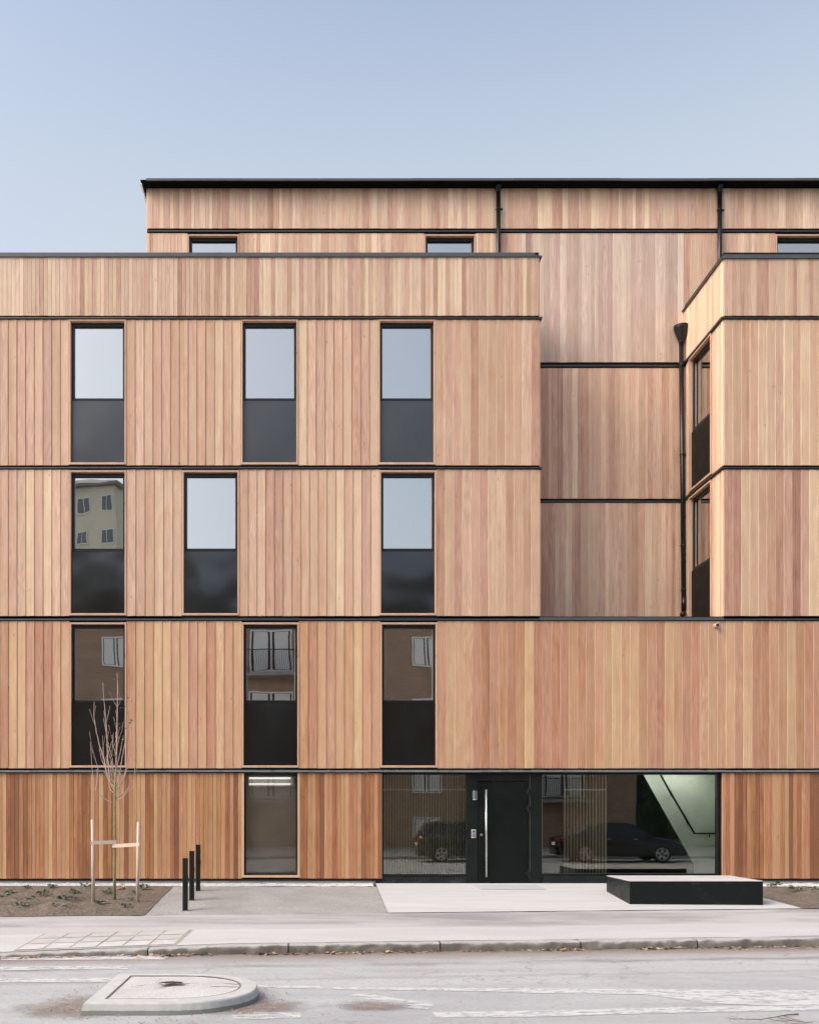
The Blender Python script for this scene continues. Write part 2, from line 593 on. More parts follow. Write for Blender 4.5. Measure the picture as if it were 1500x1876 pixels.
def brick_mat():
    n = NT('opposite_brick')
    ob = n.obj()
    v = n.n('ShaderNodeMapping', Vector=ob, Rotation=(R(90), 0, 0)).outputs[0]
    bk = n.n('ShaderNodeTexBrick', Vector=v, Scale=1.0, Color1=(.36, .235, .15, 1), Color2=(.46, .30, .20, 1), Mortar=(.46, .41, .34, 1))
    bk.inputs['Brick Width'].default_value = .25
    bk.inputs['Row Height'].default_value = .075
    bk.inputs['Mortar Size'].default_value = .008
    n.base(n.mix(n.rng(n.noise(ob, 1.5, 4), .3, .7, 0, .3), bk.outputs[0], (.13, .075, .05)), .9, 0, .2)
    return n.m


M['brick'] = brick_mat()
M['cream'] = plain('cream_render', (.72, .68, .56), .9, 0, .2, .08, 1)
M['roof'] = plain('grey_roof_sheet', (.2, .2, .2), .6, 0, .4, .1)
M['car_black'] = plain('black_car_paint', (.012, .012, .016), .12, 0, .6, .1)
M['car_grey'] = plain('dark_green_car_paint', (.03, .04, .035), .15, 0, .6, .1)
M['car_silver'] = plain('silver_car_paint', (.35, .36, .37), .25, .6, .6, .05)
M['far_pane'] = plain('grey_far_pane', (.14, .15, .16), .08, 0, .7, .1)
M['car_glass'] = plain('car_glass', (.02, .022, .025), .04, 0, .8, .05)
M['tyre'] = plain('tyre_rubber', (.02, .02, .02), .8)
M['rim'] = plain('alloy_rim', (.55, .55, .56), .3, .9)
M['red_lamp'] = plain('red_tail_lamp', (.18, .012, .012), .2)
M['clear_lamp'] = plain('clear_head_lamp', (.7, .7, .7), .1)


def bark(name, c1, c2):
    n = NT(name)
    ob = n.obj()
    a = n.noise(n.mapping(ob, (1, 1, .5)), 45, 5, .7)
    n.base(n.mix(n.rng(a, .3, .7, 0, 1), c1, c2), .85, 0, .3)
    n.bump(a, .6, .006)
    return n.m


M['bark'] = bark('greenish_bark', (.13, .14, .06), (.33, .33, .17))
M['twig'] = bark('pinkish_twig_bark', (.34, .245, .195), (.58, .45, .38))
M['brown_twig'] = bark('dry_brown_twig', (.12, .085, .06), (.24, .18, .14))


def leafm(name, c1, c2, sc=18):
    n = NT(name)
    at = n.n('ShaderNodeAttribute', attribute_name='brd')
    f = n.n('ShaderNodeSeparateColor', _0=at.outputs['Color']).outputs[0]
    n.base(n.mix(f, c1, c2), .6, 0, .3)
    return n.m


M['leaf'] = leafm('young_plant_leaf', (.05, .085, .045), (.19, .23, .15))
M['dry_leaf'] = leafm('dead_leaf', (.16, .085, .045), (.52, .38, .25))
M['tree_leaf'] = leafm('last_tree_leaf', (.09, .085, .03), (.17, .19, .07))
M['hedge'] = leafm('park_foliage', (.02, .045, .015), (.06, .10, .035))
M['grass'] = gravelly('park_grass', (.03, .06, .02), (.05, .09, .03), (.08, .12, .05), 8, .3)
M['ground'] = gravelly('far_ground', (.22, .21, .2), (.28, .27, .26), (.33, .32, .31), 2, .2)
M['mat'] = plain('grey_door_mat', (.42, .43, .45), .9, 0, .2, .1, 30)
M['beige'] = plain('beige_plastic', (.5, .42, .36), .5)
M['cap_black'] = plain('black_tube_mouth', (.01, .01, .01), .6)
M['grey_plastic'] = plain('dark_grey_lamp_metal', (.16, .17, .17), .35, .6)
M['pad'] = plain('silver_keypad_plate', (.62, .63, .63), .35, .4)
M['key'] = plain('dark_keys', (.08, .08, .09), .5)

lamp_m = NT('lit_tube_lamp')
lamp_m.base((.9, .9, .88), .4)
lamp_m.bs.inputs['Emission Color'].default_value = (1, .97, .9, 1)
lamp_m.bs.inputs['Emission Strength'].default_value = .65
M['tube'] = lamp_m.m
lamp_m = NT('added_stair_light_glow')  # glow of the added, unseen light over the stair
lamp_m.base((.9, .9, .88), .4)
lamp_m.bs.inputs['Emission Color'].default_value = (1, 1, .95, 1)
lamp_m.bs.inputs['Emission Strength'].default_value = 9.0
M['stair_fill_glow'] = lamp_m.m

# ------------------------------------------------------------------ ground
def t_front(x):           # front edge of beds and apron (the street is turned about 5 degrees to the facade)
    return 3.34 - .09 * x


def t_kerb(x):
    return 6.32 - .09 * x


ROAD_Z = -.446


def kerb_h(x):
    return .03 + .083 * min(1.0, max(0.0, (x + 4.4) / 3.2))


def gz(x, t):
    """ground height at X = x, t metres in front of the facade"""
    tf, tk = t_front(x), t_kerb(x)
    if t <= tf: return -.244 * max(t, 0) / tf
    if t <= tk:
        zk = ROAD_Z + kerb_h(x)
        return -.244 + (zk + .244) * (t - tf) / (tk - tf)
    return ROAD_Z


def gpt(px, py):
    """where a pixel's ray meets the modelled ground: gives (x, t, z)"""
    lo = None
    for k in range(0, 1900):
        t = k * .01
        d = D - t
        x = (px - XV) * d / F
        y = YH + F * (ZC - gz(x, t)) / d
        if y >= py: return x, t, gz(x, t)
    return x, t, gz(x, t)


def sheet(name, x0, x1, lo, hi, nx, nt, mat, dz=0.0, rough=0.0, rs=3.0, kind='structure', edge=False):
    mb = MB()

    def fn(u, v):
        x = x0 + (x1 - x0) * u
        xa = x
        a, b = lo(x) if callable(lo) else lo, hi(x) if callable(hi) else hi
        t = a + (b - a) * v
        z = gz(xa, min(max(t, 0), t_kerb(xa))) + dz
        if rough:
            e = min(1, 6 * u, 6 * (1 - u), 5 * v, 5 * (1 - v)) if edge else 1
            z += e * rough * (noise.fractal(Vector((x * rs, t * rs, 3.3)), 1.0, 2.0, 5) + .35)
        return (x, -t, z)
    mb.grid(fn, nx, nt)
    for i in range(len(mb.f)): mb.f[i] = tuple(reversed(mb.f[i]))
    return tag(mb.build(name, mat, smooth=True), kind=kind)


XL, XR = -13.0, 17.0
bx = lambda t: -2.9 + .045 * t        # right edge of the left bed
# pebble strip along the facade, beds, path, apron
A0 = 1.26                             # left edge of the apron
A1R = 7.95
sheet('gravel_strip', XL, 1.20, 0.0, .36, 200, 6, M['pebble'], .004, .018, 14, 'structure')
sheet('soil_bed', XL, -2.82, .36, t_front, 220, 70, M['soil'], .012, .075, 1.9, edge=True)
sheet('path', -2.82, A0, .36, t_front, 60, 30, M['grit'], .0, .006, 3)
mb = MB()
# apron, splayed to the right towards the street
def apf(u, v):
    t = v * 3.2
    xr = 8.06 + .24 * t
    x = A0 + (xr - A0) * u
    t = v * t_front(x)
    xr = 8.06 + .24 * t
    x = A0 + (xr - A0) * u
    return (x, -t, gz(x, t) + .012)
mb.grid(apf, 30, 16)
mb.f = [tuple(reversed(q)) for q in mb.f]
tag(mb.build('concrete_apron', M['apron'], smooth=True), kind='structure')
mb = MB()
def sbf(u, v):
    t = .36 + v * 2.6
    xl = 8.06 + .24 * t
    x = xl + (XR - xl) * u
    t = .36 + v * (t_front(x) - .36)
    xl = 8.06 + .24 * t
    x = xl + (XR - xl) * u
    e = min(1, 8 * u, 6 * v, 6 * (1 - v))
    return (x, -t, gz(x, t) + .012 + e * .07 * (noise.fractal(Vector((x * 1.9, t * 1.9, 8.1)), 1, 2, 5) + .35))
mb.grid(sbf, 120, 60)
mb.f = [tuple(reversed(q)) for q in mb.f]
tag(mb.build('soil_bed', M['soil'], smooth=True), kind='structure')
sheet('gravel_strip', 8.14, XR, 0.0, .36, 120, 6, M['pebble'], .004, .018, 14)
sheet('pavement', XL - 20, XR + 20, t_front, lambda x: t_kerb(x) - .2, 200, 24, M['pavement'], .0, .006, 1.2)

# kerb of rough granite stones
def kerb_run(a, b):
    mb = MB()
    L = b - a
    nu = max(6, int(L / .05))
    prof = [(.205, 0), (.12, .0), (.06, 0.0), (.02, -.004), (.0, -.02), (-.004, -.07), (-.01, -.2)]

    def fn(u, v):
        x = a + L * u
        k = v * (len(prof) - 1)
        i = min(int(k + 1e-6), len(prof) - 1)
        p = prof[i]
        nz_ = noise.fractal(Vector((x * 7, i * 1.1, 1.7)), 1, 2, 5)
        zt = ROAD_Z + kerb_h(x)
        e = 0.0 if i == 0 else 1.0
        return (x, -(t_kerb(x) - p[0] + e * .03 * nz_ * (1 if i > 2 else .3)), zt + p[1] + .018 * nz_ * e + .004)
    mb.grid(fn, nu, len(prof) - 1)
    mb.f = [tuple(reversed(q)) for q in mb.f]
    return mb
joints = [XL - 20] + [-9.5, -6.3, -4.6, -2.24, -.35, 1.75, 3.75, 5.45, 7.5, 9.6, 11.9] + [XR + 20]
for a, b in zip(joints, joints[1:]):
    tag(kerb_run(a + .008, b - .008).build('kerb', M['kerb'], smooth=True), kind='structure')

# road, far pavement, ground to the horizon
OPP = 17.6
mb = MB()
mb.grid(lambda u, v: (XL - 30 + (XR - XL + 60) * u, -((t_kerb(XL - 30 + (XR - XL + 60) * u) - .05) * (1 - v) + OPP * v), ROAD_Z + .0), 60, 30)
mb.f = [tuple(reversed(q)) for q in mb.f]
tag(mb.build('road', M['road'], smooth=True), kind='structure')
mb = MB()
mb.box(XL - 40, XR + 40, -OPP - .15, -OPP, -.5, ROAD_Z + .12)
tag(bevel(mb.build('opposite_kerb', M['concrete'])), kind='structure')
mb = MB()
mb.quad((XL - 40, -26.6, ROAD_Z + .11), (XR + 40, -26.6, ROAD_Z + .11), (XR + 40, -OPP - .15, ROAD_Z + .11), (XL - 40, -OPP - .15, ROAD_Z + .11))
tag(mb.build('opposite_pavement', M['grit']), kind='structure')
mb = MB()
mb.quad((-900, -900, -.52), (900, -900, -.52), (900, 900, -.52), (-900, 900, -.52))
tag(mb.build('ground', M['ground']), kind='structure')
mb = MB()
mb.quad((16.5, -60, -.3), (80, -60, 2.5), (80, -26.6, .4), (16.5, -26.6, -.3))
tag(mb.build('lawn', M['grass']), kind='structure')


def marking(pts, name='road_marking', dz=.005, sub=True):
    """closed outline given in picture coordinates of the photograph, laid on the road"""
    mb = MB()
    P = []
    n = len(pts)
    for i in range(n):
        a, b = pts[i], pts[(i + 1) % n]
        m = max(1, int(abs(b[0] - a[0]) / 25))
        for k in range(m):
            q = k / m
            P.append((a[0] + (b[0] - a[0]) * q, a[1] + (b[1] - a[1]) * q))
    out = []
    for px, py in P:
        d = F * (ZC - ROAD_Z) / (py - YH)
        x = (px - XV) * d / F
        j = .012 * noise.noise(Vector((x * 6, d * 6, 4)))
        out.append((x, d - D + j, ROAD_Z + dz))
    i = mb.add(out)
    mb.f.append(tuple(i + k for k in range(len(out))))
    o = mb.build(name, M['paint'])
    if o.data.polygons[0].normal.z < 0: o.data.flip_normals()
    return tag(o, kind='structure')


marking([(-60, 1795), (215, 1793), (215, 1800), (-60, 1802)])
marking([(-60, 1752), (150, 1750), (312, 1753), (300, 1759), (80, 1760), (-60, 1761)])
marking([(-60, 1774), (90, 1772), (235, 1771), (235, 1777), (90, 1778), (-60, 1781)])
marking([(470, 1806), (590, 1808), (592, 1813), (470, 1811)])
marking([(612, 1810), (900, 1812), (1250, 1814.5), (1600, 1816), (1600, 1843), (1412, 1843.5), (1300, 1840), (1180, 1823), (1000, 1821.5), (900, 1818), (612, 1814)])
marking([(792, 1856), (1000, 1853), (1200, 1848), (1412, 1844), (1600, 1843.5), (1600, 1852), (1400, 1854), (1200, 1858), (1000, 1864), (800, 1866)])
marking([(640, 1823), (670, 1822), (740, 1833), (795, 1843), (785, 1851), (745, 1848), (690, 1836)])
marking([(424, 1862), (470, 1856), (550, 1857), (552, 1866), (470, 1869), (430, 1868)])


def dirt(pc, rx, ry, name='grit_patch'):
    px, py = pc
    d = F * (ZC - ROAD_Z) / (py - YH)
    cx, cy = (px - XV) * d / F, d - D
    mb = MB()
    for r in range(0, 9):
        for q in range(28):
            mb.cur = (1 - r / 8.0, 0, 0, 1)
            a = 2 * math.pi * q / 28
            mb.add([(cx + rx * r / 8 * math.cos(a), cy + ry * r / 8 * math.sin(a), ROAD_Z + .009)])
    for r in range(8):
        for q in range(28):
            j = (q + 1) % 28
            mb.f.append((r * 28 + q, (r + 1) * 28 + q, (r + 1) * 28 + j, r * 28 + j))
    return tag(mb.build(name, M['dirt']), kind='structure')


dirt((150, 1845), 1.1, 1.0)
dirt((470, 1846), .85, .75)
dirt((680, 1845), .75, .42)

# paving slabs set into the pavement by the dropped kerb
def slabs():
    mb = MB()
    x0, w_, h_ = -4.05, .355, .40
    for i in range(6):
        for j in range(3):
            g = .014
            xa, xb = x0 + i * w_ + g, x0 + (i + 1) * w_ - g
            mb.cur = (rng.random(), .8 if j == 0 else .2, 0, 1)
            pts = []
            for x, jj in ((xa, j + g / h_), (xb, j + g / h_), (xb, j + 1 - g / h_), (xa, j + 1 - g / h_)):
                t = t_kerb(x) - .26 - jj * h_
                xx = x + .02 * jj
                pts.append((xx, -t, gz(xx, t) + .010))
            mb.quad(*pts)
    return mb
n = NT('paving_slab_concrete')
at = n.n('ShaderNodeSeparateColor', _0=n.n('ShaderNodeAttribute', attribute_name='brd').outputs['Color'])
c = n.mix(at.outputs[1], (.43, .415, .40), (.56, .555, .545))
k = n.math('MULTIPLY', n.rng(n.noise(n.obj(), 5, 6, .7), .3, .7, .85, 1.08), n.rng(at.outputs[0], 0, 1, .94, 1.04))
n.base(n.mix(1.0, c, n.n('ShaderNodeCombineColor', _0=k, _1=k, _2=k).outputs[0], 'MULTIPLY'), .85, 0, .3)
tag(slabs().build('paving_slabs', n.m), kind='structure')
mb = MB()
x0 = -4.05
pts = []
for x, jj in ((x0 - .03, -.03), (x0 + 6 * .355 + .03, -.03), (x0 + 6 * .355 + .09, 3.06), (x0 + .03, 3.06)):
    t = t_kerb(x) - .26 - jj * .40
    pts.append((x, -t, gz(x, t) + .0065))
mb.quad(*pts)
tag(mb.build('slab_joints', plain('dirty_slab_joint', (.36, .31, .27), .9)), kind='structure')

# ------------------------------------------------------------------ the apartment building
B = thing('apartment_building', 'cedar clad apartment building with dark flashing at each storey and a recessed corner', 'building')
YP = 2.04


def cladding(name, u0, u1, z0, z1, mat, bw=.178, lap=1, depth=.0095, O=(0, 0), U=(1, 0), Nn=(0, -1), vary=0.0, tone=(.14, .60), rag=.004):
    """vertical boards from u0 to u1 along direction U, facing N; lap = which edge stands proud (+1 right, -1 left, 0 flush)"""
    mb = MB()
    Lw = u1 - u0
    ws = []
    if vary:
        s_ = 0
        while s_ < Lw:
            ww = bw * (1 + vary * rng.uniform(-1, 1))
            ws.append(ww); s_ += ww
        k = Lw / s_
        ws = [q * k for q in ws]
    else:
        nb = max(1, round(Lw / bw))
        ws = [Lw / nb] * nb
    u = u0
    prev = .4
    for ww in ws:
        a, b = u + .0003, u + ww - .0003
        if lap > 0: a -= .012
        if lap < 0: b += .012
        r0 = rng.random()
        prev = min(1, max(0, tone[0] + (tone[1] - tone[0]) * (r0 ** 1.15)))
        if rng.random() < .06: prev = min(1, prev + .2)
        mb.cur = (prev, rng.random(), rng.random(), 1)
        th = .022
        if lap == 0:
            na = nb_ = th + rng.uniform(0, .0022)
        elif lap > 0: na, nb_ = th - depth * .75, th + depth * .6
        else: na, nb_ = th + depth * .6, th - depth * .75
        za, zb_ = z0 + rng.uniform(-rag, rag) * .5, z1
        def P(uu, nn, zz): return (O[0] + U[0] * uu + Nn[0] * nn, O[1] + U[1] * uu + Nn[1] * nn, zz)
        c_ = (.0065 if mat is M['cedar_low'] else .0045) if lap == 0 else .003
        # front face with small eased edges
        f = [(a, 0), (a, na - c_), (a + c_, na), (b - c_, nb_), (b, nb_ - c_), (b, 0)]
        lo_ = mb.add([P(q[0], q[1], za) for q in f])
        hi_ = mb.add([P(q[0], q[1], zb_) for q in f])
        for k in range(5):
            mb.f.append((lo_ + k, lo_ + k + 1, hi_ + k + 1, hi_ + k))
        mb.f.append(tuple(hi_ + k for k in range(6)))
        mb.f.append(tuple(lo_ + k for k in reversed(range(6))))
        u += ww
    o = mb.build(name, mat, B)
    me = o.data
    # make every face point away from the wall
    return o


def backing(mb, u0, u1, z0, z1, th=.2, axis='x', at=0.0):
    if axis == 'x': mb.box(u0, u1, at + .001, at + th, z0, z1)
    else: mb.box(at + .001, at + th, u0, u1, z0, z1)


# storeys: (board bottom, board top) as heights
ST = {'parapet': (Z(579), Z(471)), 'fourth': (Z(853), Z(586.5)), 'third': (Z(1129), Z(861)), 'second': (Z(1408), Z(1138.5)), 'ground': (Z(1610), Z(1417))}
XE = X(988)            # right end of the tall left block
XB = X(1323.5)         # left corner of the bay on the right
WIN = {'fourth': [(131, 227.5), (444.5, 543), (696, 794)], 'third': [(131, 228), (337, 435), (698, 796)], 'second': [(131.5, 228.5), (446, 545), (699.5, 798)]}
WW = 1.165             # width over the wooden trim
centres = {k: [X((a + b) / 2) for a, b in v] for k, v in WIN.items()}
wall = MB()


def run(key, x0, x1, cuts, mat, bw, flipx=X(640), **kw):
    z0, z1 = ST[key]
    edges = [x0]
    for c_ in cuts: edges += [c_ - WW / 2 - .004, c_ + WW / 2 + .004]
    edges.append(x1)
    for a, b in zip(edges[::2], edges[1::2]):
        lap = kw.get('lap')
        cladding('cladding', a, b, z0, z1, mat, bw, (1 if (a + b) / 2 < flipx else -1) if lap is None else lap, tone=kw.get('tone', (.14, .60)), vary=kw.get('vary', 0))
        backing(wall, a, b, z0 - .1, z1 + .1)


xl_c = X(131 - 3.5 * 98)  # further windows beyond the left of the frame
extra = [X(-260), X(-560)]
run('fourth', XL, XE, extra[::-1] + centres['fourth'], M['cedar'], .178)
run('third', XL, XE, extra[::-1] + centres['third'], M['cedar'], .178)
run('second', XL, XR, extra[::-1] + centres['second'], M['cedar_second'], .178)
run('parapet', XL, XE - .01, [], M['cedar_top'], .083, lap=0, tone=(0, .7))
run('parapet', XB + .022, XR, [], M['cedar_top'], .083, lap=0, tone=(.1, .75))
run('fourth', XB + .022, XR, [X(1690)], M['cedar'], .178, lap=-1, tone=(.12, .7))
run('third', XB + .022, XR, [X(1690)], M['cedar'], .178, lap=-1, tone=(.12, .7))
# ground floor: narrow boards either side of the small window and the glazed entrance
g0, g1 = ST['ground']
GW = (X(445.5), X(546.5))
for a, b in ((XL, GW[0] - .02), (GW[1] + .02, X(700)), (X(1321.5), XR)):
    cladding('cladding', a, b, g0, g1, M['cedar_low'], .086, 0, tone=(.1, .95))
for a, b in ((XL, GW[0]), (GW[1], X(700)), (X(1321), XR)):
    backing(wall, a, b, g0 + .03, g1 + .1)

# returns of the left block (facing right) and of the bay (facing left), with the bay's two side windows
SWC = 1.095
for key, mt, bw, lp in (('fourth', 'cedar', .178, -1), ('third', 'cedar', .178, -1), ('parapet', 'cedar_top', .12, 0)):
    z0, z1 = ST[key]
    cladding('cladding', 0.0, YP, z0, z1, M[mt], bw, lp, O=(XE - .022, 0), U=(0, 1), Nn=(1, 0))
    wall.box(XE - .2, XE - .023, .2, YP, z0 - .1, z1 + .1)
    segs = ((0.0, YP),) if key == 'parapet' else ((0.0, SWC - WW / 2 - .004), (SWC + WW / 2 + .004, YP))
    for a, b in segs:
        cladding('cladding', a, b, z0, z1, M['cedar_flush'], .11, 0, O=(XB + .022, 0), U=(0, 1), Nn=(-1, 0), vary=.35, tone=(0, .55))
        wall.box(XB + .024, XB + .2, a if a > 0 else .2, b, z0 - .1, z1 + .1)

# recessed wall and upper storey, plane Y = YP
pz = lambda py: Z(py, YP)
px_ = lambda q: X(q, YP)
UL = px_(270)
uw = [px_(391), px_(824), px_(1467)]
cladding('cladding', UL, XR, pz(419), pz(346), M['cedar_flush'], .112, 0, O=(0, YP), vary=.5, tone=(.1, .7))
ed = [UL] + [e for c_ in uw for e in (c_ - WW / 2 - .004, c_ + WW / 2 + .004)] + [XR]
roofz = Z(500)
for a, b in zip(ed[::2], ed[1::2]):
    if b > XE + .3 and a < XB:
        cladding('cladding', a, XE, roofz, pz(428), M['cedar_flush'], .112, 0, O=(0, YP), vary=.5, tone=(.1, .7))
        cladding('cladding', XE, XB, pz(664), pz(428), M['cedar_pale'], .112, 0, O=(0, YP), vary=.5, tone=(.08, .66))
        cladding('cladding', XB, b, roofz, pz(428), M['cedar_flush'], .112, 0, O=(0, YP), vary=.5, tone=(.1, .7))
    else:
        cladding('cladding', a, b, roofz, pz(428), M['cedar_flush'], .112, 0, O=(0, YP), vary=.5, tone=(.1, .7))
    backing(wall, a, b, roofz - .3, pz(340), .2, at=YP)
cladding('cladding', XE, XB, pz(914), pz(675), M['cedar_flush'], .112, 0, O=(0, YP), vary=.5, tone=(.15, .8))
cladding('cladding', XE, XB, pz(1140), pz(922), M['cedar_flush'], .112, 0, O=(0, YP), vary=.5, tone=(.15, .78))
wall.box(XE - .3, XB + .3, YP + .002, YP + .2, pz(1150), pz(660))
for a, b in ((uw[0], 0), (uw[1], 0), (uw[2], 0)):
    wall.box(a - WW / 2, a + WW / 2, YP + .002, YP + .2, pz(428), pz(340))
# far end and left return of the upper storey, and the ends of the whole block
wall.box(UL, UL + .2, YP + .2, 12, 10.5, pz(346))
wall.box(XL, XL + .2, .2, 12, 0, Z(470))
wall.box(XR - .2, XR, .2, 12, 0, pz(346))
wall.box(XL, XR, 11.8, 12, 0, 13.2)
wall.build('wall', M['gap'], B)
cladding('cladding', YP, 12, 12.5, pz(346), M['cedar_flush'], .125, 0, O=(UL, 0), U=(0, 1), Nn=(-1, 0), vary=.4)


# flashings: a black gap with a thin metal lip below it
def flash(z_hi, z_mid, z_lo, x0, x1, gx0=None, Y=0.0, lip=.05, mat='flashing', tip=0):
    g = MB()
    g.box((x0 if gx0 is None else gx0) + .001, x1 - .001, Y + .004, Y + .3, z_lo - .02, z_hi + .05)
    g.build('shadow_gap', M['gap'], B)
    m = MB()
    segx = [x0]
    q = x0
    while q + 2.9 < x1:
        q += rng.uniform(2.2, 2.8)
        segx.append(q)
    segx.append(x1)
    for a, b in zip(segx, segx[1:]):       # sheet lengths that never quite line up
        dz = rng.uniform(-.0035, .0035)
        dz2 = rng.uniform(-.0035, .0035)
        th = (z_mid - z_lo) * .8
        z_lo_ = z_lo
        zz0, zz1 = z_lo + dz, z_lo + dz2
        m.hexa([(a, Y - lip, zz0), (b, Y - lip, zz1), (b, Y + .003, zz1 + .004), (a, Y + .003, zz0 + .004),
                (a, Y - lip + .006, zz0 + th), (b, Y - lip + .006, zz1 + th), (b, Y + .003, zz1 + th + .012), (a, Y + .003, zz0 + th + .012)])
    if tip:
        m.prism([(x1, z_lo), (x1 + .05, z_lo + .012), (x1 + .05, z_mid), (x1, z_mid)] if tip > 0 else [(x0 - .05, z_lo), (x0, z_lo), (x0, z_mid), (x0 - .05, z_mid)], Y - lip, YP)
        if tip > 0: m.prism([(x1 + .012, z_lo), (x1 + .03, z_lo - .05), (x1 + .05, z_lo + .012)], Y - lip, Y - lip + .02)
    m.build('flashing', M[mat], B)
    return


for zz in ((579, 582, 585.3), (853, 856.4, 859.4)):
    a, b, c_ = (Z(q) for q in zz)
    flash(a, b, c_, XL, XE, tip=1)
    flash(a, b, c_, XB - .05, XR, gx0=XB + .004)
    # the same flashing turned along the side of the bay
    g = MB()
    g.box(XB + .004, XB + .3, .06, YP, c_ - .02, a + .05)
    g.build('shadow_gap', M['gap'], B)
    g = MB()
    g.box(XB - .052, XB + .01, -.05, YP, c_, b)
    g.build('flashing', M['flashing'], B)
a, b, c_ = (Z(q) for q in (1129, 1133.6, 1137.2))
flash(a, b, c_, XL, XE, tip=0)
flash(a, b, c_, XB, XR)
# coping of the low terrace wall between left block and bay
g = MB()
g.box(XE, XB, -.055, .35, Z(1137.2), Z(1132.0))
g.build('coping', M['coping'], B)
a, b, c_ = (Z(q) for q in (1408, 1411.3, 1415.2))
flash(a, b, c_, XL, XR, lip=.075, mat='lip')
for zz in ((419, 422.6, 426.2), (664, 669, 673), (914, 917.5, 920.8)):
    a, b, c_ = (pz(q) for q in zz)
    x0, x1 = (UL, XR) if zz[0] == 419 else (XE, XB)
    flash(a, b, c_, x0, x1, Y=YP, lip=.045)
# copings of the parapets
g = MB()
g.box(XL, XE - .10, -.035, .33, Z(470), Z(464))
g.box(XL, XE + .045, -.052, .36, Z(472.2), Z(470.05))
g.build('coping', M['coping'], B)
g = MB()
g.box(XB + .02, XR, -.035, .33, Z(473), Z(467.5))
g.box(XB - .045, XR, -.052, .36, Z(475.2), Z(473.05))
g.box(XB - .045, XB + .3, .361, YP - .03, Z(475.2), Z(473.05))
g.build('coping', M['coping'], B)
# terrace and roof decks
g = MB()
g.box(XE, XB, .351, YP, Z(1142), Z(1136))
g.box(XL, XE - .2, .36, YP + .001, Z(505), Z(500))
g.box(XB + .2, XR, .36, YP + .001, Z(505), Z(500))
g.build('roof_deck', M['roof'], B)
# plinth
g = MB()
for a, b in ((XL, X(699)), (X(1321.2), XR)):
    g.box(a, b, .02, .3, Z(1612.2), Z(1610) + .02)
g.build('shadow_gap', M['gap'], B)
g = MB()
for a, b in ((XL, X(688)), (X(1322), XR)):
    g.box(a, b, -.005, .25, Z(1614.8), Z(1612.2))
g.build('flashing', M['flashing'], B)
g = MB()
g.box(XL, X(687), .012, .25, -.3, Z(1614.8))
g.box(X(1322), XR, .012, .25, -.3, Z(1614.8))
g.build('plinth', M['concrete'], B)

# roof with overhanging black eaves
g = MB()
ez = pz(345.5)
x0e = X(257, YP - .28)
g.hexa([(x0e, YP - .28, ez), (XR + .2, YP - .28, ez), (XR + .2, 12.3, ez), (x0e, 12.3, ez),
        (x0e, YP - .28, ez + .02), (XR + .2, YP - .28, ez + .02), (XR + .2, 12.3, ez + .3), (x0e, 12.3, ez + .3)])
roof = g.build('roof', M['roof_black'], B)
g = MB()
q = px_(272)
while q < XR:
    e_ = min(q + rng.uniform(1.6, 2.4), XR)
    dz = rng.uniform(-.004, .006)
    g.box(q, e_ - .004, YP - .31, YP - .285, ez - .012 + dz, ez + .036 + dz)
    q = e_
g.build('gutter', M['coping'], roof)
g = MB()
for k in range(12):
    g.box(x0e - .012, x0e + .02, YP - .2 + k * .8, YP + .5 + k * .8, ez - .03, ez - .004)
g.build('verge_trim', M['white'], roof)


# downpipes
def downpipe(name, x, y, z0, z1, hop, brackets, lean=0.0, r=.05):
    m = MB()
    m.tube([(x + lean, y, z0), (x, y, z1)], r, 14)
    for bz in brackets:
        k = (z1 - bz) / (z1 - z0)
        m.tube([(x + lean * k, y, bz - .015), (x + lean * k, y, bz + .015)], r + .006, 14)
    p = m.build(name, M['pipe'], B, smooth=False)
    for q in p.data.polygons: q.use_smooth = True
    for bz in brackets:
        b_ = MB()
        k = (z1 - bz) / (z1 - z0)
        xx = x + lean * k
        b_.box(xx - .012, xx + .012, y, YP - .02, bz - .012, bz + .012)
        b_.box(xx + r, xx + r + .05, y - .015, y + .015, bz - .02, bz + .02)
        b_.box(xx - r - .012, xx + r + .012, y - .015, y + .015, bz - .012, bz + .012)
        b_.build('bracket', M['pipe'], p)
    h = MB()
    hop(h, x, y, z1)
    h.build('hopper', M['pipe'], p, smooth=True)
    return p


def small_hop(h, x, y, z):
    h.tube([(x, y, z - .02), (x, y, z + .03), (x, y - .03, z + .09), (x, y - .06, z + .15)], [.052, .055, .075, .07], 14)


def big_hop(h, x, y, z):
    zz = [(-.02, .06), (0.02, .065), (.24, .15), (.27, .155), (.29, .165), (.32, .165), (.35, .172)]
    i0 = len(h.v)
    h.tube([(x, y, z + a) for a, b in zz], [b for a, b in zz], 20, cap=False)
    h.tube([(x, y, z + .3), (x, y, z + .301)], .14, 20)


yq = YP - .10
downpipe('downpipe', px_(911), yq, Z(500), pz(345.5) - .13, small_hop, [pz(388)])
downpipe('downpipe', px_(1314.5), yq, Z(520), pz(345.5) - .13, small_hop, [pz(390)])
lp = downpipe('downpipe', X(1247, YP - .13), YP - .15, Z(1128, YP - .13), Z(627, YP - .13), big_hop, [Z(q, YP - .13) for q in (670, 834, 1000, 1081)], lean=.06, r=.052)
m = MB()
xx = X(1247, YP - .13) + .06
zz = Z(1128, YP - .13)
m.tube([(xx, YP - .15, zz + .42), (xx, YP - .15, zz + .13)], .06, 14)
m.tube([(xx, YP - .15, zz + .14), (xx - .01, YP - .17, zz + .06), (xx - .05, YP - .22, zz + .01), (xx - .07, YP - .25, zz + .0)], .058, 14)
m.build('outlet_shoe', M['pipe'], lp, smooth=True)


# windows: cedar trim, black frame, coated pane over a black sheet metal panel
WH = Z(585.5) - Z(851.5)
TZ = (851.5 - 730) / 89.476   # transom height


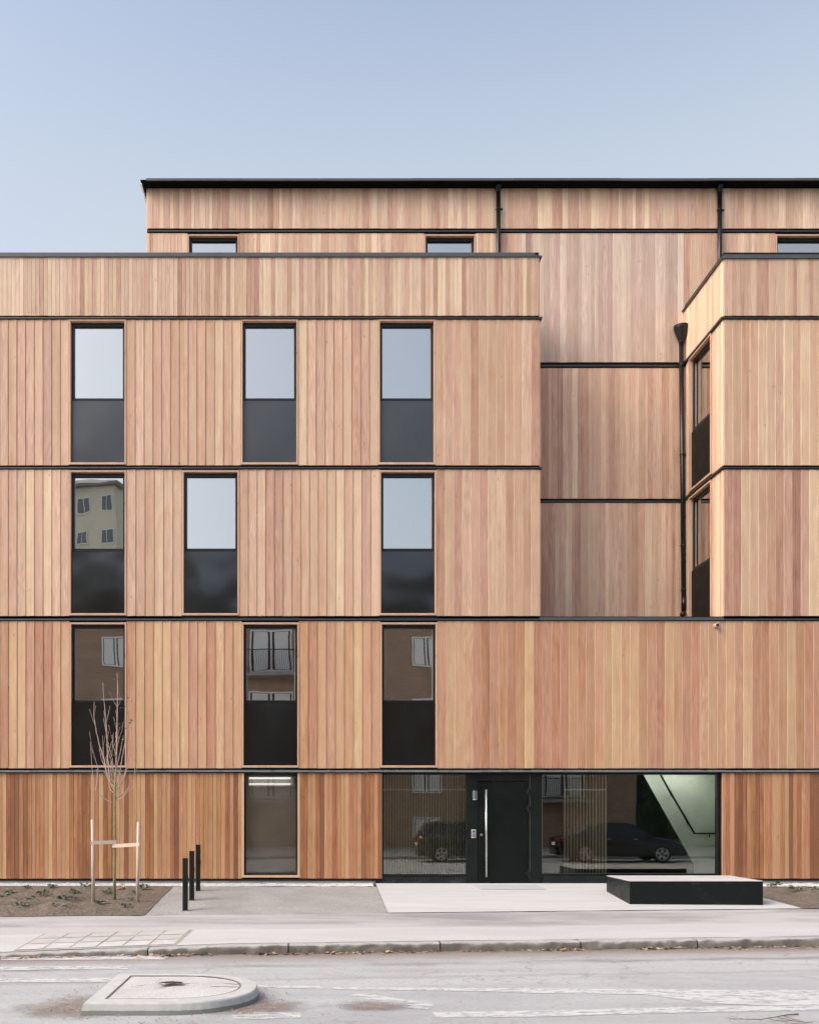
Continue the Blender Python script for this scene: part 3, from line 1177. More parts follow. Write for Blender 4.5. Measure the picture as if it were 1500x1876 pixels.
def make_window():
    f = MB()
    t, hw = .032, WW / 2
    x0, x1 = -hw + t, hw - t
    z0, z1 = .045, WH - .04
    j = .05
    f.box(x0, x0 + j, .05, .16, z0, z1)
    f.box(x1 - j, x1, .05, .16, z0, z1)
    f.box(x0 + j, x1 - j, .05, .16, z1 - j - .015, z1)
    f.box(x0 + j, x1 - j, .045, .16, TZ - .03, TZ + .03)
    f.box(x0 + j, x1 - j, .06, .16, z0, z0 + .02)
    fr = bevel(f.build('window', M['black'], B), .004, 1)
    m = MB()
    m.box(-hw, -hw + t - .001, -.030, .16, 0, WH)
    m.box(hw - t + .001, hw, -.030, .16, 0, WH)
    m.box(-hw + t - .001, hw - t + .001, -.030, .16, WH - .038, WH)
    m.box(-hw + t - .001, hw - t + .001, -.032, .16, 0, .044)
    m.cur = (.3, .5, .5, 1)
    m.c[0] = (.2, .4, .4, 1)
    bevel(m.build('trim', M['cedar_trim'], fr), .003, 1)
    m = MB()
    m.box(x0 + j - .004, x1 - j + .004, .105, .111, TZ + .026, z1 - j - .011)
    m.build('pane', M['glass'], fr)
    m = MB()
    a, b, za, zb = x0 + j + .002, x1 - j - .002, TZ + .032, z1 - j - .017
    s = .022
    m.box(a, a + s, .122, .155, za, zb)
    m.box(b - s, b, .122, .155, za, zb)
    m.box(a + s, b - s, .122, .155, za, za + s)
    m.box(a + s, b - s, .122, .155, zb - s, zb)
    m.build('sash', M['white'], fr)
    m = MB()
    q = .011
    m.box(a - .004, a - .004 + q, .096, .104, za - .006, zb + .006)
    m.box(b + .004 - q, b + .004, .096, .104, za - .006, zb + .006)
    m.box(a - .004 + q, b + .004 - q, .096, .104, za - .006, za - .006 + q)
    m.build('bead', M['steel_bead'], fr)
    m = MB()
    # sheet metal that bulges out a little between its edges
    pa, pb, pc, pd = x0 + .002, x1 - .002, z0 + .003, TZ - .034
    m.grid(lambda u, v: (pa + (pb - pa) * u, .030 - .017 * (1 - (2 * u - 1) ** 2) * (1 - (2 * v - 1) ** 2), pc + (pd - pc) * v), 14, 16)
    m.box(pa, pb, .0305, .045, pc, pd)
    m.build('panel', M['panel'], fr, smooth=True)
    return fr


proto = make_window()
first = [True]


def put(x, y, z, rz=0.0):
    if first[0]:
        first[0] = False
        proto.location = (x, y, z)
        return proto
    return copy_tree(proto, B, (x, y, z), rz)


wins = {}


def smooth_panel(wdw, mat='panel_flat'):
    for ch in wdw.children:
        if ch.name.split('.')[0] == 'panel':
            ch.data = ch.data.copy()
            ch.data.materials[0] = M[mat]


for key, pyb in (('fourth', 851.8), ('third', 1128), ('second', 1406.8)):
    for i, cx in enumerate(centres[key] + extra):
        wins[key, i] = put(cx, 0, Z(pyb))
for c_ in uw:
    wins['top', c_] = put(c_, YP, pz(430) - WH)
for key, pyb in (('fourth', 851.8), ('third', 1128)):
    wins['side', pyb] = put(XB, SWC, Z(pyb), -math.pi / 2)
    put(X(1690), 0, Z(pyb))

for (key, i), wd_ in wins.items():
    if key == 'fourth': smooth_panel(wd_)
    if key == 'side': smooth_panel(wd_, 'panel_dark')

# interior shells seen through the panes
g = MB()
slab_z = [Z(1414), Z(1136), Z(857), Z(545)]
g.box(XL + .2, XR - .2, .21, 6, slab_z[0] + .3, slab_z[0] + .42)
for zz in slab_z[1:]:
    for a, b in ((XL + .2, XE - .21), (XB + .21, XR - .2)):
        g.box(a, b, .21, 6, zz - (.04 if zz == slab_z[-1] else .16), zz + .16)
g.box(XL + .2, XE - .21, 3.6, 3.7, Z(1414), Z(505))
g.box(XB + .21, XR - .2, 3.6, 3.7, Z(1136), Z(505))
for q in (X(20), X(290), X(620)):
    g.box(q, q + .12, .22, 3.6, Z(1414) + .16, Z(505))
g.box(UL, XR, YP + 3, YP + 3.1, 11, pz(346))
g.build('interior', M['inner'], B)
# roller blinds drawn behind the top floor panes
for i in range(3):
    m = MB()
    m.box(-.50, .50, .17, .176, TZ + .03, WH - .1)
    m.build('blind', M['white'], wins['fourth', i])
for c_ in uw:
    m = MB()
    m.box(-.50, .50, .17, .176, TZ + .03, WH - .1)
    m.build('blind', M['white'], wins['top', c_])
for i in (1, 2):
    m = MB()
    m.box(-.50, .50, .17, .176, TZ + .03, WH - .1)
    m.build('blind', M['white'], wins['third', i])

# small ground floor window
f = MB()
gx0, gx1 = X(447), X(545)
gz0, gz1 = Z(1604), Z(1419)
f.box(gx0, gx0 + .035, .03, .14, gz0, gz1)
f.box(gx1 - .035, gx1, .03, .14, gz0, gz1)
f.box(gx0 + .035, gx1 - .035, .03, .14, gz1 - .03, gz1)
f.box(gx0 + .035, gx1 - .035, .03, .14, gz0, gz0 + .03)
gw = f.build('window', M['black'], B)
m = MB()
m.box(gx0 + .03, gx1 - .03, .085, .091, gz0 + .025, gz1 - .025)
m.build('pane', M['plain_glass'], gw)
m = MB()
m.cur = (.3, .5, .5, 1)
m.box(gx0 - .045, gx0 - .001, -.03, .14, gz0 - .045, gz1 + .02)
m.box(gx1 + .001, gx1 + .045, -.03, .14, gz0 - .045, gz1 + .02)
m.box(gx0 - .001, gx1 + .001, -.03, .14, gz0 - .045, gz0 - .001)
m.c[0] = (.2, .4, .4, 1)
m.build('trim', M['cedar_trim'], gw)
m = MB()
m.box(gx0 - .6, gx1 + .6, .38, .43, -.1, gz1 + .3)
m.box(gx0 - .62, gx0 - .6, .25, 1.2, -.1, gz1 + .3)
m.box(gx1 + .6, gx1 + .62, .25, 1.2, -.1, gz1 + .3)
m.box(gx0 - .6, gx1 + .6, .25, 1.2, -.14, -.1)
m.build('room_wall', M['brown_room'], gw)

# glazed entrance
ex0, ex1 = X(700), X(1321)
et, eb = Z(1416), Z(1621)
f = MB()
FY0, FY1 = .05, .16
def bar(a, b, c_, d, y0=FY0, y1=FY1): f.box(X(a), X(b), y0, y1, Z(d), Z(c_))
bar(700, 702.5, 1416, 1621)
bar(702.5, 1315, 1416, 1419.6)
bar(854.8, 876, 1419.6, 1621)
bar(876, 967.5, 1419.6, 1431.5)
bar(967.5, 994.8, 1419.6, 1621)
bar(702.5, 854.8, 1602.6, 1607, .045)
bar(994.8, 1315, 1601.4, 1605, .045)
bar(1315.2, 1321, 1416, 1621)
ent = bevel(f.build('entrance_frame', M['black'], B), .004, 1)
m = MB()
m.box(X(702), X(855.5), .1, .108, Z(1603), Z(1419))
m.build('pane', M['entrance_glass'], ent)
m = MB()
m.box(X(994.5), X(1110.3), .1, .108, Z(1602), Z(1419))
m.box(X(1110.8), X(1315.4), .1, .108, Z(1602), Z(1419))
m.build('pane', M['lobby_glass'], ent)
m = MB()
m.box(X(702.5), X(854.8), .088, .1, Z(1603), Z(1602.1))
m.box(X(994.8), X(1315.2), .088, .1, Z(1601.8), Z(1600.9))
m.box(X(994.0), X(994.7), .046, .05, Z(1602), Z(1419.6))
m.box(X(971.3), X(971.9), .046, .05, Z(1610), Z(1421))
m.build('glazing_bead', M['grey_plastic'], ent)
def wrinkle(a, b, c_, d, s):
    k = MB()
    def fn(u, v):
        x = X(a) + (X(b) - X(a)) * u
        z = Z(d) + (Z(c_) - Z(d)) * v
        return (x, .025 + .03 * noise.fractal(Vector((x * 2.2, z * 9, s)), 1, 2, 4) * math.sin(v * math.pi), z)
    k.grid(fn, 80, 8)
    return k
wrinkle(690, 854.8, 1607, 1622.5, 1.0).build('membrane_skirt', M['membrane'], ent, smooth=True)
wrinkle(994.8, 1321, 1605, 1622.5, 5.0).build('membrane_skirt', M['membrane'], ent, smooth=True)
m = MB()
m.box(X(688.5), X(700), .02, .2, Z(1622.5), Z(1610.5))
m.build('corner_post', M['black'], ent)

# door leaf
m = MB()
m.box(X(876.6), X(966.8), .035, .09, Z(1621), Z(1432.2))
door = bevel(m.build('door', M['door'], B), .004, 1)
m = MB()
m.tube([(X(890), -.045, Z(1607)), (X(890), -.045, Z(1447))], .0215, 14)
for q in (1475, 1580):
    m.tube([(X(890), -.045, Z(q)), (X(890), .036, Z(q))], .011, 10)
for p_ in m.build('handle', M['steel'], door).data.polygons: p_.use_smooth = len(p_.vertices) == 4
m = MB()
m.tube([(X(882), .036, Z(1530)), (X(882), .012, Z(1530))], .026, 18)
m.build('lock', M['steel'], door)
for q in (1450.5, 1482.5, 1601.5):
    m = MB()
    m.box(X(961.5), X(966.5), .012, .035, Z(q + 2.2), Z(q - 2.2))
    m.tube([(X(967.8), .02, Z(q + 5.5)), (X(967.8), .02, Z(q - 5.5))], .02, 10)
    m.box(X(969), X(972), .025, .05, Z(q + 4), Z(q - 4))
    m.build('hinge', M['black'], door)

# lobby: slatted wood screens, pale stair wall, dark stair
m = MB()
LF = -.02
m.box(ex0 - .3, X(1120, 1.4), 1.9, 2.0, LF, et + .19)
m.box(X(1108, 1.0), ex1 + .35, 1.0, 1.1, LF, et + .19)
m.box(ex1 + .35, ex1 + .4, .2, 2.0, LF, et + .1)
m.box(ex0 - .35, ex0 - .3, .2, 2.0, LF, et + .1)
m.build('lobby_wall', M['lobby'], B)
m = MB()
m.box(ex0 - .3, ex1 + .35, .17, 3.4, LF - .1, LF)
m.build('lobby_floor', M['inner_floor'], B)
def screen(a, b, Y, y0, y1, pitch=.0565):
    k = MB()
    xa, xb = X(a, Y), X(b, Y)
    q = xa
    while q < xb:
        k.cur = (rng.uniform(.1, .5), rng.random(), rng.random(), 1)
        k.box(q, q + pitch * .52, Y, Y + .03, Z(y1, Y), Z(y0, Y))
        q += pitch
    s_ = k.build('slat_screen', M['slat'], B)
    k = MB()
    k.box(xa - .02, xb + .02, Y + .035, Y + .06, Z(y1, Y), Z(y0, Y))
    k.build('screen_backing', M['gap'], s_)
    k = MB()
    k.box(xa, xb, Y - .03, Y - .002, Z(1448.5, Y), Z(1446, Y))
    k.build('light_line', M['white'], s_)  # white bar standing in for a line of light across the slats
    return s_
screen(640, 870, .45, 1405, 1606)
s2 = screen(1033, 1110, .45, 1405, 1606, .066)
m = MB()
for q in (1041, 1075):
    m.tube([(X(q, .4), .42, Z(1530, .4)), (X(q, .4), .42, Z(1518, .4))], .022, 10)
m.build('handle', M['steel'], s2)
m = MB()
m.box(X(975, 1.4), X(1120, 1.4), 1.5, 1.55, LF, et)
m.build('partition', M['gap'], B)
YS = .55
m = MB()
poly = [(X(1105, YS), LF), (X(1270, YS), LF), (X(1270, YS), Z(1583, YS)), (X(1165, YS), Z(1396, YS)), (X(1105, YS), Z(1396, YS))]
m.prism(poly, YS, .95)
stair = m.build('stair', M['door'], B)
m = MB()
hy = .90
hp = [(1178, 1362), (1226, 1449), (1272, 1527.5), (1316, 1527.5)]
m.tube([(X(a, hy), hy, Z(b, hy)) for a, b in hp], .022, 10)
for a, b in ((1228, 1452), (1258, 1503), (1299, 1528)):
    m.tube([(X(a, hy), hy, Z(b, hy)), (X(a, hy), hy, Z(b + 4, hy)), (X(a + 4, hy), 1.0, Z(b + 6, hy))], .012, 8)
m.build('handrail', M['black'], stair, smooth=True)
m = MB()
m.box(ex0 - .3, ex1 + .35, .2, 1.9, et + .19, et + .25)
m.build('lobby_ceiling', M['inner'], B)

# ------------------------------------------------------------------ fixtures on the facade
t = thing('wall_lamp', 'small grey cylinder wall lamp beside the black entrance door', 'lamp', (X(869.5), .05, Z(1457)))
m = MB()
m.tube([(0, -.09, -.085), (0, -.09, .085)], .055, 20)
bevel(m.build('lamp_shade', M['grey_plastic'], t), .004)
m = MB()
m.box(-.05, -.01, -.075, 0, -.06, .06)
m.build('bracket', M['black'], t)
m = MB()
m.tube([(0, -.09, -.097), (0, -.09, -.0855)], .045, 20)
m.build('lens', M['white'], t)

t = thing('intercom', 'silver door intercom keypad on the black post left of the door', 'intercom', (X(868.2), .05, Z(1528)))
m = MB()
m.box(-.046, .046, -.018, 0, -.088, .088)
bevel(m.build('plate', M['pad'], t), .006)
m = MB()
m.box(-.033, .033, -.021, -.0182, .02, .065)
m.build('screen', M['key'], t)
m = MB()
for i in range(3):
    for j in range(4):
        m.box(-.034 + i * .025, -.016 + i * .025, -.022, -.0182, -.07 + j * .02, -.055 + j * .02)
m.build('keypad', M['key'], t)

t = thing('overflow_spout', 'short beige drain spout sticking out of the cladding under the terrace coping', 'pipe', (X(1309.5), -.03, Z(1147)))
m = MB()
m.tube([(0, .03, .0), (0, -.09, -.0)], .045, 18, cap=False)
m.tube([(0, -.09, 0), (0, -.088, 0)], .045, 18)
for p_ in m.build('spout', M['beige'], t).data.polygons: p_.use_smooth = True
m = MB()
m.tube([(0, -.0905, 0), (0, -.0915, 0)], .034, 18)
m.build('mouth', M['cap_black'], t)

t = thing('ceiling_lamp', 'lit white tube lamp hanging behind the small ground floor window', 'lamp', ((gx0 + gx1) / 2, .24, Z(1432, .24)))
m = MB()
for q in (-.055, .07):
    m.tube([(-.46, 0, q), (.40, 0, q)], .011 if q < 0 else .016, 10)
m.build('tube', M['tube'], t)
m = MB()
m.box(-.48, .48, .02, .06, -.1, .09)
m.build('housing', M['white'], t)
for q in (-.3, .3):
    m = MB()
    m.tube([(q, .045, .07), (q, .045, .40)], .005, 6)
    m.build('hanger', M['steel'], t)

m = MB()
mp = [gpt(866, 1624), gpt(982, 1624), gpt(1000, 1631.5), gpt(882, 1631.5)]
m.hexa([(p[0], -p[1], p[2] + .016) for p in (mp[3], mp[2], mp[1], mp[0])] + [(p[0], -p[1], p[2] + .024) for p in (mp[3], mp[2], mp[1], mp[0])])
tag(m.build('door_mat', M['mat']), 'flat grey door mat on the pale slab before the black door', 'mat')

t = thing('added_stair_light', 'added light out of sight above the right lobby pane, brightening the stair wall', 'lamp', (X(1235, .5), .62, et + .12))  # unseen light, added to brighten the pale stair wall
m = MB()
m.box(-.75, .75, -.06, .06, .0, .03)
m.build('housing', M['white'], t)
m = MB()
m.box(-.74, .74, -.05, .05, -.012, -.001)
m.build('tube', M['stair_fill_glow'], t)

# ------------------------------------------------------------------ bench
bx0, bx1, bt0, bt1, bh = 5.69, 8.09, 2.29, .95, .433
zf = gz(6.9, bt0) + .012
t = thing('bench', 'low black stone bench with a pale top on the slab before the entrance glazing', 'bench', ((bx0 + bx1) / 2, -(bt0 + bt1) / 2, zf))
hw, hd = (bx1 - bx0) / 2, (bt0 - bt1) / 2
m = MB()
m.box(-hw, hw, -hd, hd, 0, bh - .012)
bevel(m.build('base', M['bench'], t), .005)
m = MB()
m.box(-hw, hw, -hd, hd, bh - .0118, bh)
bevel(m.build('top', M['bench_top'], t), .004)

# ------------------------------------------------------------------ bollards
first_b = None
for i, (bxp, byp, lab) in enumerate(((339.5, 1669, 'black square bollard nearest the street, front one of three'),
                                     (351.5, 1650, 'middle one of the three black square bollards on the grey path'),
                                     (363, 1633, 'black square bollard closest to the wooden wall, hindmost of three'))):
    x, tt, z = gpt(bxp, byp)
    if first_b is None:
        first_b = thing('bollard', lab, 'bollard', (x, -tt, z), 'black bollards across the path')
        m = MB()
        m.box(-.043, .043, -.043, .043, -.05, .905)
        bevel(m.build('post', M['black'], first_b), .004)
        m = MB()
        m.box(.0435, .052, -.02, .02, .52, .60)
        m.build('lock_tab', M['black'], first_b)
        m = MB()
        m.box(-.055, .055, -.055, .055, -.03, .008)
        bevel(m.build('foot_plate', M['grey_plastic'], first_b), .003)
    else:
        c_ = copy_tree(first_b, None, (x, -tt, z))
        c_['label'] = lab

# ------------------------------------------------------------------ young tree and its stakes
tx, tt, tz = gpt(210, 1652)
S = F / (D - tt)
tree = thing('young_tree', 'staked young street tree, almost bare, with a green stained trunk', 'tree', (tx, -tt, tz))
lx = lambda px: (px - 210) / S
lz = lambda py: (1652 - py) / S
rt = random.Random(21)
m = MB()
tp = [(210, 1660), (209.5, 1600), (210.5, 1540), (210, 1480), (211, 1440), (212.5, 1410), (213.5, 1380), (214.5, 1340), (215, 1300), (215.5, 1260), (214.5, 1232)]
tr_ = [.030, .027, .025, .024, .022, .018, .014, .011, .009, .006, .003]
m.tube([(lx(a), 0.01 * math.sin(k), lz(b)) for k, (a, b) in enumerate(tp[:6])], tr_[:6], 10)
for k in range(7):
    zz = lz(1640 - k * 28 - rt.random() * 10)
    a = rt.random() * 6.3
    m.tube([(lx(210) + .02 * math.cos(a), .02 * math.sin(a), zz), (lx(210) + .036 * math.cos(a), .036 * math.sin(a), zz + .012)], [.007, .004], 6)
m.build('trunk', M['bark'], tree, smooth=True)
br = MB()
br.tube([(lx(a), 0.0, lz(b)) for a, b in tp[5:]], tr_[5:], 8)
leaves_at = []
def branch(pts, r0, depth=0, yoff=0.0):
    P = []
    n_ = len(pts)
    for k, (a, b) in enumerate(pts):
        P.append((lx(a), yoff * k / (n_ - 1) + rt.uniform(-.006, .006), lz(b)))
    # smooth subdivision with a little kink at each bud
    Q = []
    for k in range(n_ - 1):
        for q in range(4):
            f_ = q / 4
            p = Vector(P[k]).lerp(Vector(P[k + 1]), f_)
            Q.append(p + Vector((rt.uniform(-.004, .004), rt.uniform(-.004, .004), 0)))
    Q.append(Vector(P[-1]))
    rad = [max(.0032, 1.35 * r0 * (1 - .75 * k / (len(Q) - 1))) for k in range(len(Q))]
    br.tube(Q, rad, 6)
    for k in range(2, len(Q) - 1, 2):      # buds
        a = rt.random() * 6.3
        br.tube([Q[k], Q[k] + Vector((.010 * math.cos(a), .010 * math.sin(a), .014))], [.004, .0015], 5)
    if depth < 1:
        for k in range(3, len(Q) - 2, 3):
            if rt.random() < .65:
                d_ = (Q[k + 1] - Q[k]).normalized()
                side = Vector((rt.choice((-1, 1)) * rt.uniform(.2, .6), rt.uniform(-.5, .5), rt.uniform(.5, 1))).normalized()
                L_ = rt.uniform(.10, .32)
                e = [Q[k] + (d_ * .5 + side * .7) * L_ * f_ + Vector((0, 0, .3 * L_ * f_ * f_)) for f_ in (0, .33, .66, 1)]
                br.tube(e, [rad[k] * .6, rad[k] * .55, rad[k] * .45, .0025], 5)
                if rt.random() < .3: leaves_at.append(e[-1])
    return Q
BR = [([(212, 1445), (203, 1436), (194, 1415), (189, 1390), (180, 1365), (173, 1335), (169, 1310), (169, 1284)], .0095, .15),
      ([(212, 1436), (202, 1425), (199, 1395), (198, 1350), (197, 1318), (194, 1285), (193, 1254)], .0105, -.2),
      ([(209, 1472), (196, 1466), (186, 1458), (178, 1450), (181, 1432), (184, 1410), (178, 1385), (175, 1375)], .007, -.25),
      ([(211, 1455), (201, 1448), (195, 1438), (192, 1422)], .006, .3),
      ([(213, 1450), (221, 1438), (228, 1420), (232, 1395), (236, 1370), (238, 1340), (237, 1310), (232, 1290)], .009, .2),
      ([(213, 1440), (219, 1425), (224, 1400), (229, 1375), (236, 1345), (239, 1310), (242, 1284)], .0085, -.25),
      ([(214, 1462), (224, 1456), (234, 1442), (242, 1425), (245, 1400), (246, 1370), (245, 1345)], .007, .3),
      ([(213, 1465), (224, 1463), (231, 1457), (240, 1448), (248, 1442)], .005, -.2),
      ([(212, 1430), (206, 1410), (203, 1390), (197, 1372), (190, 1350), (187, 1325)], .0075, .3),
      ([(214, 1405), (219, 1392), (224, 1378), (228, 1362), (232, 1350)], .006, -.3),
      ([(214, 1390), (208, 1375), (203, 1360), (200, 1345)], .0055, .25),
      ([(215, 1370), (211, 1350), (212, 1325), (211, 1300)], .006, .2),
      ([(215, 1368), (220, 1352), (226, 1340), (229, 1325)], .005, -.2),
      ([(215, 1296), (210, 1288), (205, 1280)], .003, .05),
      ([(215, 1296), (220, 1288), (222, 1278)], .003, -.05),
      ([(211, 1450), (203, 1440), (197, 1425), (189, 1405), (181, 1392), (176, 1375), (174, 1360)], .006, .35)]
for pts, r0, yo in BR: branch(pts, r0, 0, yo)
br.build('branches', M['twig'], tree, smooth=True)
lf = MB()
spots = [(237, 1279), (241, 1287), (225, 1296), (227, 1294), (229, 1314), (236, 1322), (239, 1319), (207, 1327), (210, 1326), (218, 1326), (221, 1325), (210, 1340), (213, 1341), (208, 1381), (210, 1384), (212, 1383), (232, 1334), (228, 1355), (210, 1243), (214, 1246), (212, 1244), (205, 1382), (222, 1297)]
for a, b in spots:
    for q in range(rt.randint(1, 3)):
        p = Vector((lx(a), rt.uniform(-.05, .05), lz(b)))
        s_ = rt.uniform(.016, .034)
        d1 = Vector((rt.uniform(-1, 1), rt.uniform(-1, 1), rt.uniform(-1, .3))).normalized()
        d2 = d1.cross(Vector((rt.uniform(-1, 1), rt.uniform(-1, 1), .5))).normalized()
        lf.cur = (rt.random(), 0, 0, 1)
        lf.quad(p, p + d1 * s_ + d2 * s_ * .55, p + d1 * s_ * 2, p + d1 * s_ - d2 * s_ * .55)
lf.build('leaves', M['tree_leaf'], tree)
# thin guide cane/wire at the left of the tree
stake0 = None
for (a, yt, yb, sx, lab) in ((170.5, 1502, 1654, 1, 'wooden tree stake holding the strap on the left side of the young tree'), (252.5, 1506, 1655, -1, 'wooden tree stake nearer the bollards with a strap to the trunk')):
    x, t_, z = gpt(a, yb)
    S2 = F / (D - t_)
    st = thing('tree_stake', lab, 'stake', (x, -t_, z), 'stakes of the young tree')
    m = MB()
    h = (yb - yt) / S2
    ln = .02 * sx
    m.cur = (.1, .3, .6, 1)
    m.tube([(0.008 * sx, 0, -.1), (.0, 0, h * .5), (-ln * .6 * sx * sx, 0, h)], [.029, .029, .028], 12)
    m.c[0] = (.12, .3, .6, 1)
    for p_ in m.build('post', M['stake'], st).data.polygons: p_.use_smooth = len(p_.vertices) == 4
    zs = (yb - (1544.5 if sx > 0 else 1547.5)) / S2
    z2 = (yb - (1543.5 if sx > 0 else 1551)) / S2
    dx = tx - x
    dy = -tt + t_
    m = MB()
    for yy in (-.034, .032):
        m.hexa([(-.034 * sx, yy - .003, zs - .032), (dx + .036 * sx, dy + yy - .003, z2 - .032), (dx + .036 * sx, dy + yy, z2 - .032), (-.034 * sx, yy, zs - .032),
                (-.034 * sx, yy - .003, zs + .032), (dx + .036 * sx, dy + yy - .003, z2 + .032), (dx + .036 * sx, dy + yy, z2 + .032), (-.034 * sx, yy, zs + .032)])
    m.box(-.037 * sx if sx > 0 else .034, -.034 * sx if sx > 0 else .037, -.037, .035, zs - .032, zs + .032)
    m.box(dx + .036 if sx > 0 else dx - .039, dx + .039 if sx > 0 else dx - .036, dy - .037, dy + .035, z2 - .032, z2 + .032)
    m.build('strap', M['strap'], st)
x, t_, z = gpt(167.5, 1654)
m = MB()
m.tube([(x + .01, -t_ - .02, z), (x + .0, -t_, z + 1.5), (x + .02, -t_, z + 2.3), (x - .02, -t_, z + 2.9)], [.005, .005, .004, .003], 6)
tag(m.build('bamboo_cane', M['twig']), 'thin upright cane standing close beside the left tree stake', 'cane')

# ------------------------------------------------------------------ plants in the beds
def plant(px, py, size, label, seed, dry=False):
    r_ = random.Random(seed)
    x, t_, z = gpt(px, py)
    o = thing('young_plant', label, 'plant', (x, -t_, z + .02), 'young plants in the soil beds')
    m = MB()
    nst = r_.randint(7, 11)
    for k in range(nst):
        a = 6.283 * k / nst + r_.uniform(-.4, .4)
        L_ = size * r_.uniform(.5, 1.0)
        h = size * r_.uniform(.45, 1.1)
        for q in range(r_.randint(3, 5)):
            f_ = r_.uniform(.45, 1.05)
            c_ = Vector((math.cos(a) * L_ * f_, math.sin(a) * L_ * f_, h * f_ * (1.3 - .5 * f_)))
            s_ = size * r_.uniform(.2, .34)
            d1 = Vector((math.cos(a + r_.uniform(-1, 1)), math.sin(a + r_.uniform(-1, 1)), r_.uniform(-.6, .8))).normalized()
            d2 = d1.cross(Vector((r_.uniform(-.8, .8), r_.uniform(-1.2, .4), .8))).normalized()
            m.cur = (r_.random(), 0, 0, 1)
            b0 = c_ - d1 * s_
            m.quad(b0, c_ + d2 * s_ * .6, c_ + d1 * s_ + Vector((0, 0, -.01)), c_ - d2 * s_ * .6)
    m.build('leaves', M['dry_leaf' if dry else 'leaf'], o)
    m = MB()
    for k in range(nst):
        a = 6.283 * k / nst
        m.tube([(0, 0, -.03), (math.cos(a) * size * .35, math.sin(a) * size * .35, size * .35)], [.004, .002], 5)
    m.build('stem', M['brown_twig'], o)
    return o


PL = [(48, 1630, .10, 'small green plant at the back of the bed, far left of the tree'),
      (20, 1640, .10, 'low plant behind the leafy one at the left frame edge'),
      (6, 1650, .17, 'broad leafy plant at the left end of the bed'),
      (39, 1667, .15, 'compact bright green plant in the front row, leftmost of that row'),
      (78, 1644, .17, 'spreading plant with some brown leaves in the middle of the bed'),
      (55, 1653, .11, 'flat dull green plant between the compact and the spreading one'),
      (95, 1630, .11, 'tuft of green leaves against the white pebble strip'),
      (120, 1655, .18, 'pale green spreading plant two steps left of the near stake'),
      (108, 1668, .14, 'pale plant in the front row below the pale spreading one'),
      (137, 1640, .13, 'leafy plant just left of the left stake'),
      (158, 1630, .13, 'dark green upright plant behind the left stake'),
      (197, 1641, .13, 'small plant close to the trunk on its left'),
      (184, 1661, .14, 'low plant at the foot of the trunk towards the street'),
      (229, 1665, .12, 'bright plant in front of and right of the tree trunk'),
      (239, 1653, .08, 'tiny plant beside the foot of the right stake'),
      (248, 1642, .11, 'dark plant hiding behind the right stake'),
      (263, 1633, .15, 'grey green plant between the right stake and the path'),
      (1419, 1629, .15, 'bushy green plant right behind the black bench'),
      (1457, 1636, .15, 'spreading green plant in the right hand bed'),
      (1494, 1638, .16, 'leafy plant at the right frame edge of the bed')]
for k, (a, b, s_, lab) in enumerate(PL): plant(a, b, s_ * .95, lab, 100 + k)
plant(222, 1634, .11, 'withered orange brown plant just behind the tree trunk', 77, True)


# ------------------------------------------------------------------ traffic island in the road
def ground_px(px, py, z):
    d = F * (ZC - z) / (py - YH)
    return (px - XV) * d / F, d - D
it = .118
ix0, iy0 = ground_px(153, 1838, ROAD_Z + it)
_, iy1 = ground_px(228, 1784, ROAD_Z + it)
ix1, _ = ground_px(470, 1810, ROAD_Z + it)
isl = thing('traffic_island', 'D shaped concrete traffic island with a broken pale surface in the road', 'traffic island', ((ix0 + ix1) / 2, (iy0 + iy1) / 2, ROAD_Z))
hx, hy_ = (ix1 - ix0) / 2, (iy1 - iy0) / 2
def outline(ins, n_=30):
    a, b = hx - ins, hy_ - ins
    pts = [(-a, b), (-a, -b)]
    xs = -.12
    for k in range(n_ + 1):
        q = -math.pi / 2 + math.pi * k / n_
        # superellipse nose
        cx, cy = math.cos(q), math.sin(q)
        pts.append((xs + (a - xs) * abs(cx) ** .85, b * (abs(cy) ** .95) * (1 if cy > 0 else -1)))
    return pts
def ring(mb, o1, z1, o2, z2):
    a = mb.add([(x, y, z1) for x, y in o1])
    b = mb.add([(x, y, z2) for x, y in o2])
    n_ = len(o1)
    for k in range(n_):
        j = (k + 1) % n_
        mb.f.append((a + k, a + j, b + j, b + k))
m = MB()
ring(m, outline(-.03), -.01, outline(-.004), it - .014)
ring(m, outline(-.004), it - .014, outline(.008), it)
ring(m, outline(.008), it, outline(.165), it + .004)
ring(m, outline(.165), it + .004, outline(.167), it - .01)
m.build('kerb_ring', M['island'], isl)
m = MB()
M['crack'] = plain('dirty_crack', (.16, .14, .11), .95)
o_ = outline(.183)
def ifn(u, v):
    # concentric fill with a sunken, broken middle
    k = u * (len(o_))
    i = int(k) % len(o_)
    x, y = o_[i]
    x, y = x * v, y * v
    g = noise.fractal(Vector((x * 3, y * 3, 2)), 1, 2, 4)
    dent = math.exp(-(((x + .12) / .13) ** 2 + ((y - .12) / .09) ** 2))
    return (x, y, it + .012 * g * (1 - v * .7) - .002 + .018 * (1 - v) - .075 * dent)
m.grid(ifn, len(o_), 24)
m.build('infill', M['island_fill'], isl, smooth=True)
m = MB()
ring(m, outline(.164), it + .0055, outline(.182), it + .0055)
m.build('joint', plain('dirty_joint', (.2, .17, .14), .95), isl)
m = MB()
hp = [(-.20, .115), (-.16, .15), (-.06, .165), (.03, .15), (.075, .115), (.05, .09), (-.02, .105), (-.1, .105)]
i = m.add([(x - .05, .15 + (y - .12) * 1.9, it + .016) for x, y in hp])
m.f.append(tuple(range(i + len(hp) - 1, i - 1, -1)))
m.build('hole', M['hole'], isl)
